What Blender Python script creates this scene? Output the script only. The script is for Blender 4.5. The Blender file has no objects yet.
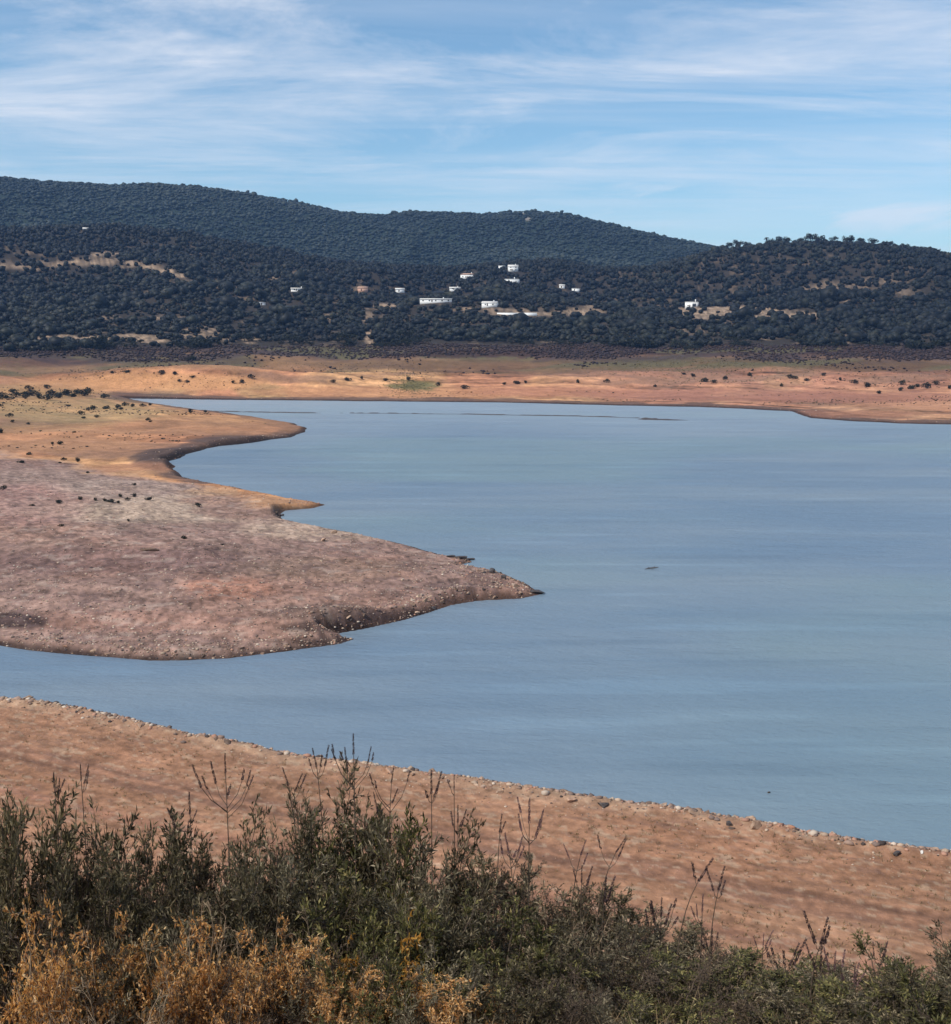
import bpy, math, random
import numpy as np
random.seed(7)
RNG = np.random.default_rng(11)
C = bpy.context.scene.collection
R = math.radians

# ---------------------------------------------------------------- camera model
W, Hh, F = 951.0, 1024.0, 1100.0
CAMZ = 40.0
HORIZON = 335.0
TH = math.atan((Hh / 2 - HORIZON) / F)
cT, sT = math.cos(TH), math.sin(TH)

def ray(px, py):
    px = np.asarray(px, float); py = np.asarray(py, float)
    u = (px - W / 2) / F; v = (py - Hh / 2) / F
    return u, cT - v * sT, -sT - v * cT          # world direction, y forward

def plane(px, py, z=0.0):
    x, y, w = ray(px, py)
    t = (z - CAMZ) / w
    return x * t, y * t

def project(x, y, z):
    dz = z - CAMZ
    f = y * cT - dz * sT
    up = y * sT + dz * cT
    f = np.maximum(f, 1e-3)
    return W / 2 + F * x / f, Hh / 2 - F * up / f

def az_tan(px, py):
    x, y, z = ray(px, py)
    return np.arctan2(x, y), z / np.hypot(x, y)

# ---------------------------------------------------------------- noise
def _hash(ix, iy, seed):
    h = (ix.astype(np.int64) * 374761393 + iy.astype(np.int64) * 668265263 + seed * 1274126177) & 0xffffffff
    h = ((h ^ (h >> 13)) * 1274126177) & 0xffffffff
    h = h ^ (h >> 16)
    return (h & 0xffffff) / float(0xffffff)

def vnoise(x, y, seed=0):
    ix = np.floor(x); iy = np.floor(y)
    fx = x - ix; fy = y - iy
    fx = fx * fx * (3 - 2 * fx); fy = fy * fy * (3 - 2 * fy)
    a = _hash(ix, iy, seed); b = _hash(ix + 1, iy, seed)
    c = _hash(ix, iy + 1, seed); d = _hash(ix + 1, iy + 1, seed)
    return (a + (b - a) * fx) * (1 - fy) + (c + (d - c) * fx) * fy

def fbm(x, y, scale, octv=4, seed=0, gain=0.5):
    x = x / scale; y = y / scale
    t = 0; amp = 1; tot = 0
    for k in range(octv):
        t = t + amp * (vnoise(x + 17.3 * k, y - 9.1 * k, seed + k) * 2 - 1)
        tot += amp; amp *= gain; x = x * 2.03; y = y * 2.03
    return t / tot

def sm(t):
    t = np.clip(t, 0, 1)
    return t * t * (3 - 2 * t)

# ---------------------------------------------------------------- shoreline of the reservoir
NEAR = [(-1900, 640), (-700, 655), (-300, 672), (-100, 689), (0, 700), (60, 708), (130, 722), (200, 738), (260, 750), (310, 760), (370, 768),
        (430, 776), (480, 785), (530, 793), (580, 800), (620, 806), (680, 814), (740, 824), (800, 836),
        (850, 844), (900, 852), (951, 858), (1080, 872), (1300, 890), (1700, 900), (2400, 880)]
FARS = [(2600, 470), (1700, 436), (1200, 430), (1000, 426), (951, 424.5), (900, 423.5), (850, 421), (810, 418), (800, 415), (790, 411.5), (740, 408.5),
        (700, 407), (620, 405.5), (560, 404), (500, 402.5), (400, 401.5), (300, 400.5), (200, 399.5), (140, 398.5), (122, 398.5)]
LEFT = [(150, 403), (200, 410), (250, 416), (290, 423), (308, 428), (305, 432), (290, 437), (260, 441), (220, 446), (185, 454), (171, 462), (172, 468),
        (185, 476), (210, 483), (250, 491), (290, 499), (325, 505), (312, 508), (285, 510), (280, 514), (286, 520), (310, 525), (350, 532), (400, 544),
        (440, 554), (472, 559), (474, 562), (462, 564), (500, 573), (522, 582), (541, 593), (520, 598), (480, 600), (450, 605), (430, 612), (400, 620), (370, 627), (345, 632),
        (326, 636), (336, 638.5), (354, 639.2), (338, 644.5), (290, 652), (230, 659), (150, 660), (80, 655), (30, 650), (0, 645), (-120, 637), (-320, 626), (-700, 606), (-1900, 590)]
POLY_PX = NEAR + FARS + LEFT
PX, PY = plane([p[0] for p in POLY_PX], [p[1] for p in POLY_PX])
N_NEAR = len(NEAR)

def sdf(x, y):
    """signed distance to the shoreline (positive on land) and index of the nearest shore segment"""
    n = len(PX)
    out = np.empty(len(x)); idx = np.empty(len(x), np.int32)
    for a in range(0, len(x), 60000):
        xs = x[a:a + 60000]; ys = y[a:a + 60000]
        best = np.full(len(xs), 1e18); bi = np.zeros(len(xs), np.int32); inside = np.zeros(len(xs), bool)
        for i in range(n):
            j = (i + 1) % n
            ax, ay, bx, by = PX[i], PY[i], PX[j], PY[j]
            ex, ey = bx - ax, by - ay
            t = np.clip(((xs - ax) * ex + (ys - ay) * ey) / (ex * ex + ey * ey + 1e-9), 0, 1)
            d2 = (xs - ax - t * ex) ** 2 + (ys - ay - t * ey) ** 2
            m = d2 < best
            best = np.where(m, d2, best); bi[m] = i
            if ay != by:
                c = ((ay > ys) != (by > ys)) & (xs < ex * (ys - ay) / (by - ay) + ax)
                inside ^= c
        dd = np.sqrt(best)
        out[a:a + 60000] = np.where(inside, -dd, dd); idx[a:a + 60000] = bi
    return out, idx

# ---------------------------------------------------------------- skylines (photo pixels at a distance)
BACK = [(-900, 205), (-400, 165), (-200, 160), (0, 175), (50, 181), (100, 185), (160, 184), (200, 186), (250, 193), (300, 203), (340, 211), (380, 214), (420, 212), (480, 213),
        (530, 211), (565, 213), (600, 221), (650, 233), (700, 245), (750, 252), (800, 258), (1000, 268), (1400, 280), (2000, 290)]
FRONT = [(-900, 240), (-400, 228), (-100, 226), (0, 227), (60, 225), (120, 224), (180, 232), (250, 245), (300, 254), (350, 262), (400, 267), (450, 268), (500, 264), (550, 262), (600, 268),
         (650, 266), (690, 256), (715, 249), (740, 246), (780, 243), (820, 243), (860, 245), (900, 248), (951, 255), (1200, 268), (2000, 285)]
D_FRONT, D_BACK = 1500.0, 2400.0
def skyline(tab, D):
    a, t = az_tan([p[0] for p in tab], [p[1] for p in tab])
    return a, CAMZ + D * t
FA, FZ = skyline(FRONT, D_FRONT)
BA, BZ = skyline(BACK, D_BACK)

def hills(d, az):
    f = np.interp(az, FA, FZ); b = np.interp(az, BA, BZ)
    kd = [0, 560, 700, 800, 930, 1150, D_FRONT, 1800, D_BACK, 3000, 4500, 7000]
    one = np.ones_like(d)
    mid = 62 + 0.10 * (f - 130)
    dip = np.minimum(f - 25, 0.75 * f + 0.1 * b)
    kz = [0 * one, 0 * one, 1.2 * one, 8 * one, 25 * one, mid, f, dip, b, b * 0.6, 60 * one, 40 * one]
    z = np.zeros_like(d)
    for i in range(len(kd) - 1):
        m = (d >= kd[i]) & (d < kd[i + 1])
        t = (d - kd[i]) / (kd[i + 1] - kd[i])
        if kd[i] >= 1150:
            t = t * t * (3 - 2 * t) * 0.5 + t * 0.5
        z = np.where(m, kz[i] + (kz[i + 1] - kz[i]) * t, z)
    return np.where(d >= kd[-1], 40, z)

BANKS = [(*(float(q) for q in plane(px, py)), rx, ry, k_) for px, py, rx, ry, k_ in [(300, 634, 9, 5, 1.7), (340, 631, 9, 4, 1.5), (385, 623, 9, 4, 1.2), (440, 608, 9, 5, .9), (480, 600, 8, 4, .8), (185, 458, 18, 22, 1.6), (172, 466, 10, 18, 1.4), (240, 443, 22, 14, 1.3), (280, 515, 8, 8, 1.6), (120, 658, 25, 6, .1), (30, 650, 20, 6, .3)]]
MOUNDS = [(-190, 762, 75, 22, 9.0), (-60, 775, 50, 20, 2.5), (120, 770, 70, 22, 2.8), (260, 740, 60, 22, 3.0), (360, 720, 60, 24, 3.5), (-300, 700, 80, 30, 2.5)]
GULLY = tuple(float(q) for q in plane(12, 624, 2.0))
def terrain(x, y, full=False):
    x = np.asarray(x, float); y = np.asarray(y, float)
    d = np.hypot(x, y); az = np.arctan2(x, y)
    s = np.full(d.shape, 400.0); idx = np.zeros(d.shape, np.int32)
    need = (d > 48) & (d < 1150) & (y > -50)
    if need.any():
        jx = x + fbm(x, y, 14, 4, 40) * np.clip(d / 160, .5, 2.2); jy = y + fbm(x, y, 14, 4, 50) * np.clip(d / 160, .5, 2.2)
        s[need], idx[need] = sdf(jx[need], jy[need])
    near = (idx < N_NEAR - 1) & need & (d < 600) | (d <= 48) | (y <= -50)
    near |= (~need) & (d < 600)
    # near beach and the bank below the viewpoint
    fade = sm((np.cos(az) + 0.15) / 0.5)
    drop = np.interp(d, [0, 1.5, 8, 10, 14, 55, 66, 120], [0, 0.3, 3.6, 4.6, 7.2, 34.6, 38.4, 40.5])
    bank = 38.4 - drop * fade + fbm(x, y, 3.0, 3, 5) * 0.18 * sm(d / 6)
    sp = np.maximum(s, 0)
    beach = 0.40 * np.exp(-((sp - 1.5) / 1.0) ** 2) * (.4 + .9 * vnoise(x / 2.2, y / 2.2, 62)) + 0.40 * sm(sp / 1.4) + 0.036 * np.minimum(sp, 80) + fbm(x, y, 7, 4, 8) * 0.16 * sm(sp / 4) + fbm(x, y, .9, 2, 10) * .06 * sm(sp / 2)
    rut = np.exp(-((sp - 11.8) / .5) ** 2) + np.exp(-((sp - 13.9) / .5) ** 2) + .6 * np.exp(-((sp - 19.5) / .6) ** 2)
    beach = beach - 0.13 * rut * (0.6 + 0.4 * fbm(x, y, 12, 2, 9))
    k = 1.2
    zn = np.where(d < 48, bank, np.logaddexp(bank / k, beach / k) * k)
    # left peninsula and far shore
    hi = sum(k_ * np.exp(-(((x - bx) / rx) ** 2 + ((y - by) / ry) ** 2)) for bx, by, rx, ry, k_ in BANKS)
    step = (0.55 + hi) * sm(sp / (1.3 + d / 200)) * (0.7 + 0.6 * vnoise(x / 9, y / 9, 61))
    gx, gy = GULLY
    pxg = ((x - gx) / 13.0) ** 2
    gully = 1.7 * np.exp(-pxg) * sm((gy + 3.0 - y + .15 * (x - gx)) / 1.6) * sm((sp - 1) / 6)
    pen = step - gully + 6.5 * (1 - np.exp(-sp * 0.052 / 6.5)) + fbm(x, y, 45, 5, 21) * 1.3 * sm(sp / 22) + fbm(x, y, 6, 3, 22) * 0.22 * sm(sp / 5) + fbm(x, y, 1.7, 3, 24) * 0.17 * sm(sp / 3) * sm((330 - d) / 60)
    terr = np.sin((sp + 4 * fbm(x, y, 30, 3, 23)) * 0.85) * 0.06 * sm(sp / 6)
    hl = hills(d, az) * sm(sp / 55)
    for mx, my, rx, ry, k_ in MOUNDS:
        hl = hl + k_ * np.exp(-((x - mx) / rx) ** 2 - ((y - my) / ry) ** 2)
    rough = fbm(x, y, 260, 5, 31) * 16 * sm((d - 930) / 300) + fbm(x, y, 60, 4, 33) * 3.5 * sm((d - 800) / 300) + fbm(x, y, 50, 3, 36) * 1.5 * sm((d - 640) / 120) * sm(sp / 40)
    ridge = (1 - np.abs(fbm(x, y, 300, 3, 35))) ** 3 * 34 * sm((d - 1050) / 250) + (1 - np.abs(fbm(x, y * .5, 120, 3, 37))) ** 2 * 9 * sm((d - 980) / 200)
    hl = hl + fbm(x, y, 34, 4, 142) * 2.2 * sm((d - 700) / 60) * sm((980 - d) / 60) * sm(sp / 40)
    calm = 1 - .88 * np.exp(-((d - D_FRONT) / 170) ** 2) - .85 * np.exp(-((d - D_BACK) / 300) ** 2)
    zf = pen - 5 * sm((d - 1000) / 300) + terr + hl + rough * calm + (ridge - 16 * sm((d - 1050) / 250)) * calm - 4.5 * sm((d - 1050) / 250)
    zf = np.where(gully > .02, np.maximum(zf, np.minimum(zf + gully, .55 + .12 * sp * .3)), zf)
    z = np.where(near, zn, zf)
    uw = -np.minimum(np.maximum(-s, 0) * 0.12, 4.0)
    z = np.where(s < 0, uw, z)
    if full:
        return z, s, near
    return z

def hit(px, py, d0=40.0, d1=3200.0, n=2600):
    """world point where the view ray through a photo pixel meets the ground"""
    x, y, w = (float(v) for v in ray(px, py))
    l = math.hypot(x, y)
    d = np.exp(np.linspace(math.log(d0), math.log(d1), n))
    X = x / l * d; Y = y / l * d; Z = CAMZ + w / l * d
    T = np.maximum(terrain(X, Y), 0.0)
    k = np.nonzero(T >= Z)[0]
    i = int(k[0]) if len(k) else int(np.argmin(Z - T))
    return float(X[i]), float(Y[i]), float(T[i])

def at_depth(px, d):
    """ground point at horizontal distance d straight below photo column px (foreground)"""
    u = (px - W / 2) / F
    a = math.atan(u / (cT + 0.35 * sT))
    x, y = d * math.sin(a), d * math.cos(a)
    return x, y, float(terrain(np.array([x]), np.array([y]))[0])

# ---------------------------------------------------------------- mesh helpers
def mesh(name, v, f, col=None, smooth=False):
    v = np.asarray(v, np.float32); f = np.asarray(f, np.int32)
    me = bpy.data.meshes.new(name)
    me.vertices.add(len(v)); me.vertices.foreach_set('co', v.ravel())
    k = f.shape[1]
    me.loops.add(f.size); me.loops.foreach_set('vertex_index', f.ravel())
    me.polygons.add(len(f))
    me.polygons.foreach_set('loop_start', np.arange(0, f.size, k, dtype=np.int32))
    me.polygons.foreach_set('loop_total', np.full(len(f), k, np.int32))
    if smooth:
        me.polygons.foreach_set('use_smooth', np.ones(len(f), bool))
    me.update(calc_edges=True)
    if col is not None:
        ca = me.color_attributes.new('Col', 'FLOAT_COLOR', 'POINT')
        c4 = np.ones((len(v), 4), np.float32); c4[:, :3] = col
        ca.data.foreach_set('color', c4.ravel())
    return me

def link(name, me, mat=None, parent=None, loc=None, rz=0.0, scale=None):
    o = bpy.data.objects.new(name, me); C.objects.link(o)
    if mat is not None and me is not None and not me.materials:
        me.materials.append(mat)
    if parent is not None: o.parent = parent
    if loc is not None: o.location = loc
    o.rotation_euler[2] = rz
    if scale is not None: o.scale = scale if hasattr(scale, '__len__') else (scale,) * 3
    return o

def tag(o, label=None, cat=None, group=None, kind=None):
    if label: o['label'] = label
    if cat: o['category'] = cat
    if group: o['group'] = group
    if kind: o['kind'] = kind
    return o

def copy_tree(o, parent=None):
    c = o.copy(); C.objects.link(c); c.parent = parent
    for ch in list(o.children):
        copy_tree(ch, c)
    return c

class MB:
    def __init__(s): s.v = []; s.f = []; s.n = 0
    def add(s, v, f):
        v = np.asarray(v, float); f = np.asarray(f, int)
        s.v.append(v); s.f.append(f + s.n); s.n += len(v)
    def box(s, x0, x1, y0, y1, z0, z1):
        v = [(x0, y0, z0), (x1, y0, z0), (x1, y1, z0), (x0, y1, z0), (x0, y0, z1), (x1, y0, z1), (x1, y1, z1), (x0, y1, z1)]
        s.add(v, [(0, 3, 2, 1), (4, 5, 6, 7), (0, 1, 5, 4), (1, 2, 6, 5), (2, 3, 7, 6), (3, 0, 4, 7)])
    def mesh(s, name, smooth=False, col=None):
        return mesh(name, np.concatenate(s.v), np.concatenate(s.f), col, smooth)

def tube(P, rad, k=4):
    """quad tube along a polyline"""
    P = np.asarray(P, float); n = len(P)
    rad = np.broadcast_to(np.asarray(rad, float), (n,))
    T = np.gradient(P, axis=0); T /= np.linalg.norm(T, axis=1)[:, None] + 1e-9
    ref = np.array([0.31, 0.17, 0.93]) if abs(T[0, 2]) < .9 else np.array([1.0, .1, 0])
    A = np.cross(T, ref); A /= np.linalg.norm(A, axis=1)[:, None] + 1e-9
    B = np.cross(T, A)
    a = np.arange(k) * 2 * math.pi / k
    V = (P[:, None, :] + rad[:, None, None] * (np.cos(a)[None, :, None] * A[:, None, :] + np.sin(a)[None, :, None] * B[:, None, :])).reshape(-1, 3)
    i = np.arange(n - 1)[:, None] * k; j = np.arange(k)[None, :]; j2 = (j + 1) % k
    Fc = np.stack([i + j, i + j2, i + k + j2, i + k + j], -1).reshape(-1, 4)
    return V, Fc

def ico(sub):
    t = (1 + 5 ** .5) / 2
    v = np.array([(-1, t, 0), (1, t, 0), (-1, -t, 0), (1, -t, 0), (0, -1, t), (0, 1, t), (0, -1, -t), (0, 1, -t), (t, 0, -1), (t, 0, 1), (-t, 0, -1), (-t, 0, 1)], float)
    f = [(0, 11, 5), (0, 5, 1), (0, 1, 7), (0, 7, 10), (0, 10, 11), (1, 5, 9), (5, 11, 4), (11, 10, 2), (10, 7, 6), (7, 1, 8), (3, 9, 4), (3, 4, 2), (3, 2, 6), (3, 6, 8), (3, 8, 9), (4, 9, 5), (2, 4, 11), (6, 2, 10), (8, 6, 7), (9, 8, 1)]
    v /= np.linalg.norm(v, axis=1)[:, None]
    for _ in range(sub):
        v = list(map(tuple, v)); cache = {}; nf = []
        def mid(a, b):
            k = (min(a, b), max(a, b))
            if k not in cache:
                m = (np.array(v[a]) + np.array(v[b])) / 2; m /= np.linalg.norm(m)
                cache[k] = len(v); v.append(tuple(m))
            return cache[k]
        for a, b, c in f:
            ab, bc, ca = mid(a, b), mid(b, c), mid(c, a)
            nf += [(a, ab, ca), (b, bc, ab), (c, ca, bc), (ab, bc, ca)]
        f = nf; v = np.array(v)
    return np.array(v), np.array(f)

# ---------------------------------------------------------------- materials
def new_mat(name):
    m = bpy.data.materials.new(name); m.use_nodes = True
    nt = m.node_tree
    for n in list(nt.nodes): nt.nodes.remove(n)
    out = nt.nodes.new('ShaderNodeOutputMaterial')
    return m, nt, out
def node(nt, t, **kw):
    n = nt.nodes.new(t)
    for k, v in kw.items():
        if k.startswith('_'): setattr(n, k[1:], v)
        else: n.inputs[k].default_value = v
    return n
def math_node(nt, op, a, b=None):
    n = nt.nodes.new('ShaderNodeMath'); n.operation = op
    for i, q in enumerate((a, b)):
        if q is None: continue
        if hasattr(q, 'is_linked'): nt.links.new(q, n.inputs[i])
        else: n.inputs[i].default_value = q
    return n.outputs[0]
def mixc(nt, fac, a, b, mode='MIX'):
    n = nt.nodes.new('ShaderNodeMix'); n.data_type = 'RGBA'; n.blend_type = mode
    for key, q in ((0, fac), (6, a), (7, b)):
        if hasattr(q, 'is_linked'): nt.links.new(q, n.inputs[key])
        else: n.inputs[key].default_value = q if key == 0 else (*q, 1)
    return n.outputs[2]
def ramp(nt, fac, stops):
    n = nt.nodes.new('ShaderNodeValToRGB')
    e = n.color_ramp.elements
    while len(e) < len(stops): e.new(0.5)
    for i, (p, c) in enumerate(stops):
        e[i].position = p; e[i].color = (*c, 1) if len(c) == 3 else c
    nt.links.new(fac, n.inputs[0])
    return n.outputs[0]

def mat_ground():
    m, nt, out = new_mat('dry_ground')
    L = nt.links.new
    col = node(nt, 'ShaderNodeAttribute', _attribute_name='Col').outputs['Color']
    geo = node(nt, 'ShaderNodeNewGeometry').outputs['Position']
    n1 = node(nt, 'ShaderNodeTexNoise', Scale=0.9, Detail=8.0, Roughness=0.72); L(geo, n1.inputs['Vector'])
    n2 = node(nt, 'ShaderNodeTexNoise', Scale=0.16, Detail=6.0, Roughness=0.65); L(geo, n2.inputs['Vector'])
    n3 = node(nt, 'ShaderNodeTexVoronoi', Scale=2.2); L(geo, n3.inputs['Vector'])
    f = math_node(nt, 'ADD', math_node(nt, 'MULTIPLY', n1.outputs[0], 1.1), math_node(nt, 'MULTIPLY', n2.outputs[0], 0.7))
    k = ramp(nt, math_node(nt, 'MULTIPLY', f, 0.55), [(0.30, (0.52, 0.50, 0.49)), (0.5, (1.0, 1.0, 1.0)), (0.68, (1.45, 1.47, 1.5))])
    c = mixc(nt, 1.0, col, k, 'MULTIPLY')
    st = ramp(nt, n3.outputs['Distance'], [(0.10, (1.35, 1.35, 1.35)), (0.22, (1, 1, 1))])
    c = mixc(nt, 0.6, c, st, 'MULTIPLY')
    b = node(nt, 'ShaderNodeBsdfPrincipled', Roughness=0.95)
    b.inputs['Specular IOR Level'].default_value = 0.15
    L(c, b.inputs['Base Color'])
    bp = node(nt, 'ShaderNodeBump', Strength=0.7, Distance=0.35); L(f, bp.inputs['Height']); L(bp.outputs[0], b.inputs['Normal'])
    L(b.outputs[0], out.inputs[0])
    return m

def mat_water():
    m, nt, out = new_mat('reservoir_water')
    L = nt.links.new
    geo = node(nt, 'ShaderNodeNewGeometry').outputs['Position']
    mp = node(nt, 'ShaderNodeMapping'); L(geo, mp.inputs[0]); mp.inputs['Scale'].default_value = (0.55, 1.0, 1.0)
    mp.inputs['Rotation'].default_value = (0, 0, 0.12)
    w1 = node(nt, 'ShaderNodeTexNoise', Scale=1.3, Detail=5.0, Roughness=0.6); L(mp.outputs[0], w1.inputs['Vector'])
    w2 = node(nt, 'ShaderNodeTexNoise', Scale=0.22, Detail=4.0, Roughness=0.6); L(mp.outputs[0], w2.inputs['Vector'])
    mp2 = node(nt, 'ShaderNodeMapping'); L(geo, mp2.inputs[0]); mp2.inputs['Scale'].default_value = (0.010, 0.032, 1.0); mp2.inputs['Rotation'].default_value = (0, 0, -0.10)
    pt = node(nt, 'ShaderNodeTexNoise', Scale=1.0, Detail=5.0, Roughness=0.55); L(mp2.outputs[0], pt.inputs['Vector'])
    mp3 = node(nt, 'ShaderNodeMapping'); L(geo, mp3.inputs[0]); mp3.inputs['Scale'].default_value = (0.02, 0.16, 1.0); mp3.inputs['Rotation'].default_value = (0, 0, 0.05)
    ln = node(nt, 'ShaderNodeTexNoise', Scale=1.0, Detail=3.0, Roughness=0.5); L(mp3.outputs[0], ln.inputs['Vector'])
    patch = ramp(nt, pt.outputs[0], [(0.36, (0, 0, 0)), (0.64, (1, 1, 1))])
    lines = ramp(nt, ln.outputs[0], [(0.32, (1.13, 1.14, 1.13)), (0.42, (1, 1, 1)), (0.57, (1, 1, 1)), (0.70, (0.85, 0.87, 0.89))])
    col = mixc(nt, patch, (0.118, 0.175, 0.238), (0.170, 0.218, 0.262))
    at = nt.nodes.new('ShaderNodeSeparateColor'); L(node(nt, 'ShaderNodeAttribute', _attribute_name='Col').outputs['Color'], at.inputs[0])
    col = mixc(nt, math_node(nt, 'MULTIPLY', at.outputs[1], .55), col, (0.150, 0.222, 0.238))
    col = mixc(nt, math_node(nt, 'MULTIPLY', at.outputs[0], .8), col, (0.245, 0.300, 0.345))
    col = mixc(nt, 1.0, col, lines, 'MULTIPLY')
    b = node(nt, 'ShaderNodeBsdfPrincipled', IOR=1.333)
    L(col, b.inputs['Base Color'])
    rg = nt.nodes.new('ShaderNodeMapRange'); L(patch, rg.inputs[0]); rg.inputs[3].default_value = 0.30; rg.inputs[4].default_value = 0.42
    L(rg.outputs[0], b.inputs['Roughness'])
    h = math_node(nt, 'ADD', math_node(nt, 'MULTIPLY', w1.outputs[0], 0.16), math_node(nt, 'MULTIPLY', w2.outputs[0], 0.5))
    st = nt.nodes.new('ShaderNodeMapRange'); L(patch, st.inputs[0]); st.inputs[3].default_value = 0.7; st.inputs[4].default_value = 1.0
    bp = node(nt, 'ShaderNodeBump', Distance=1.0); L(st.outputs[0], bp.inputs['Strength']); L(h, bp.inputs['Height']); L(bp.outputs[0], b.inputs['Normal'])
    L(b.outputs[0], out.inputs[0])
    return m

def mat_leaf(name, stops, trans=0.35, use_obj=0.25, rough=0.6):
    """foliage: colour picked by the per-vertex random value in Col.r, shifted a little per object"""
    m, nt, out = new_mat(name); L = nt.links.new
    at = node(nt, 'ShaderNodeAttribute', _attribute_name='Col').outputs['Color']
    sep = nt.nodes.new('ShaderNodeSeparateColor'); L(at, sep.inputs[0])
    oi = nt.nodes.new('ShaderNodeObjectInfo')
    f = math_node(nt, 'ADD', sep.outputs[0], math_node(nt, 'MULTIPLY', math_node(nt, 'SUBTRACT', oi.outputs['Random'], 0.5), use_obj))
    c = ramp(nt, f, stops)
    b = node(nt, 'ShaderNodeBsdfPrincipled', Roughness=rough); b.inputs['Specular IOR Level'].default_value = 0.25
    L(c, b.inputs['Base Color'])
    if trans > 0:
        t = nt.nodes.new('ShaderNodeBsdfTranslucent'); L(mixc(nt, 1.0, c, (1.15, 1.1, 0.7), 'MULTIPLY'), t.inputs[0])
        mx = nt.nodes.new('ShaderNodeMixShader'); mx.inputs[0].default_value = trans
        L(b.outputs[0], mx.inputs[1]); L(t.outputs[0], mx.inputs[2]); L(mx.outputs[0], out.inputs[0])
    else:
        L(b.outputs[0], out.inputs[0])
    return m

def mat_col(name, rough=0.9):
    """albedo straight from the Col attribute"""
    m, nt, out = new_mat(name)
    b = node(nt, 'ShaderNodeBsdfPrincipled', Roughness=rough); b.inputs['Specular IOR Level'].default_value = 0.15
    nt.links.new(node(nt, 'ShaderNodeAttribute', _attribute_name='Col').outputs['Color'], b.inputs['Base Color'])
    nt.links.new(b.outputs[0], out.inputs[0])
    return m

def mat_noise(name, a, b_, scale=1.0, rough=0.9, bump=0.3, obj=None):
    m, nt, out = new_mat(name); L = nt.links.new
    tc = nt.nodes.new('ShaderNodeTexCoord').outputs['Object']
    n = node(nt, 'ShaderNodeTexNoise', Scale=scale, Detail=6.0, Roughness=0.65); L(tc, n.inputs['Vector'])
    fac = ramp(nt, n.outputs[0], [(0.35, (0, 0, 0)), (0.65, (1, 1, 1))])
    c = mixc(nt, fac, a, b_)
    if obj:
        oi = nt.nodes.new('ShaderNodeObjectInfo')
        c = mixc(nt, 1.0, c, ramp(nt, oi.outputs['Random'], obj), 'MULTIPLY')
    b = node(nt, 'ShaderNodeBsdfPrincipled', Roughness=rough); b.inputs['Specular IOR Level'].default_value = 0.2
    L(c, b.inputs['Base Color'])
    if bump:
        bp = node(nt, 'ShaderNodeBump', Strength=bump, Distance=0.1); L(n.outputs[0], bp.inputs['Height']); L(bp.outputs[0], b.inputs['Normal'])
    L(b.outputs[0], out.inputs[0])
    return m

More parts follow.
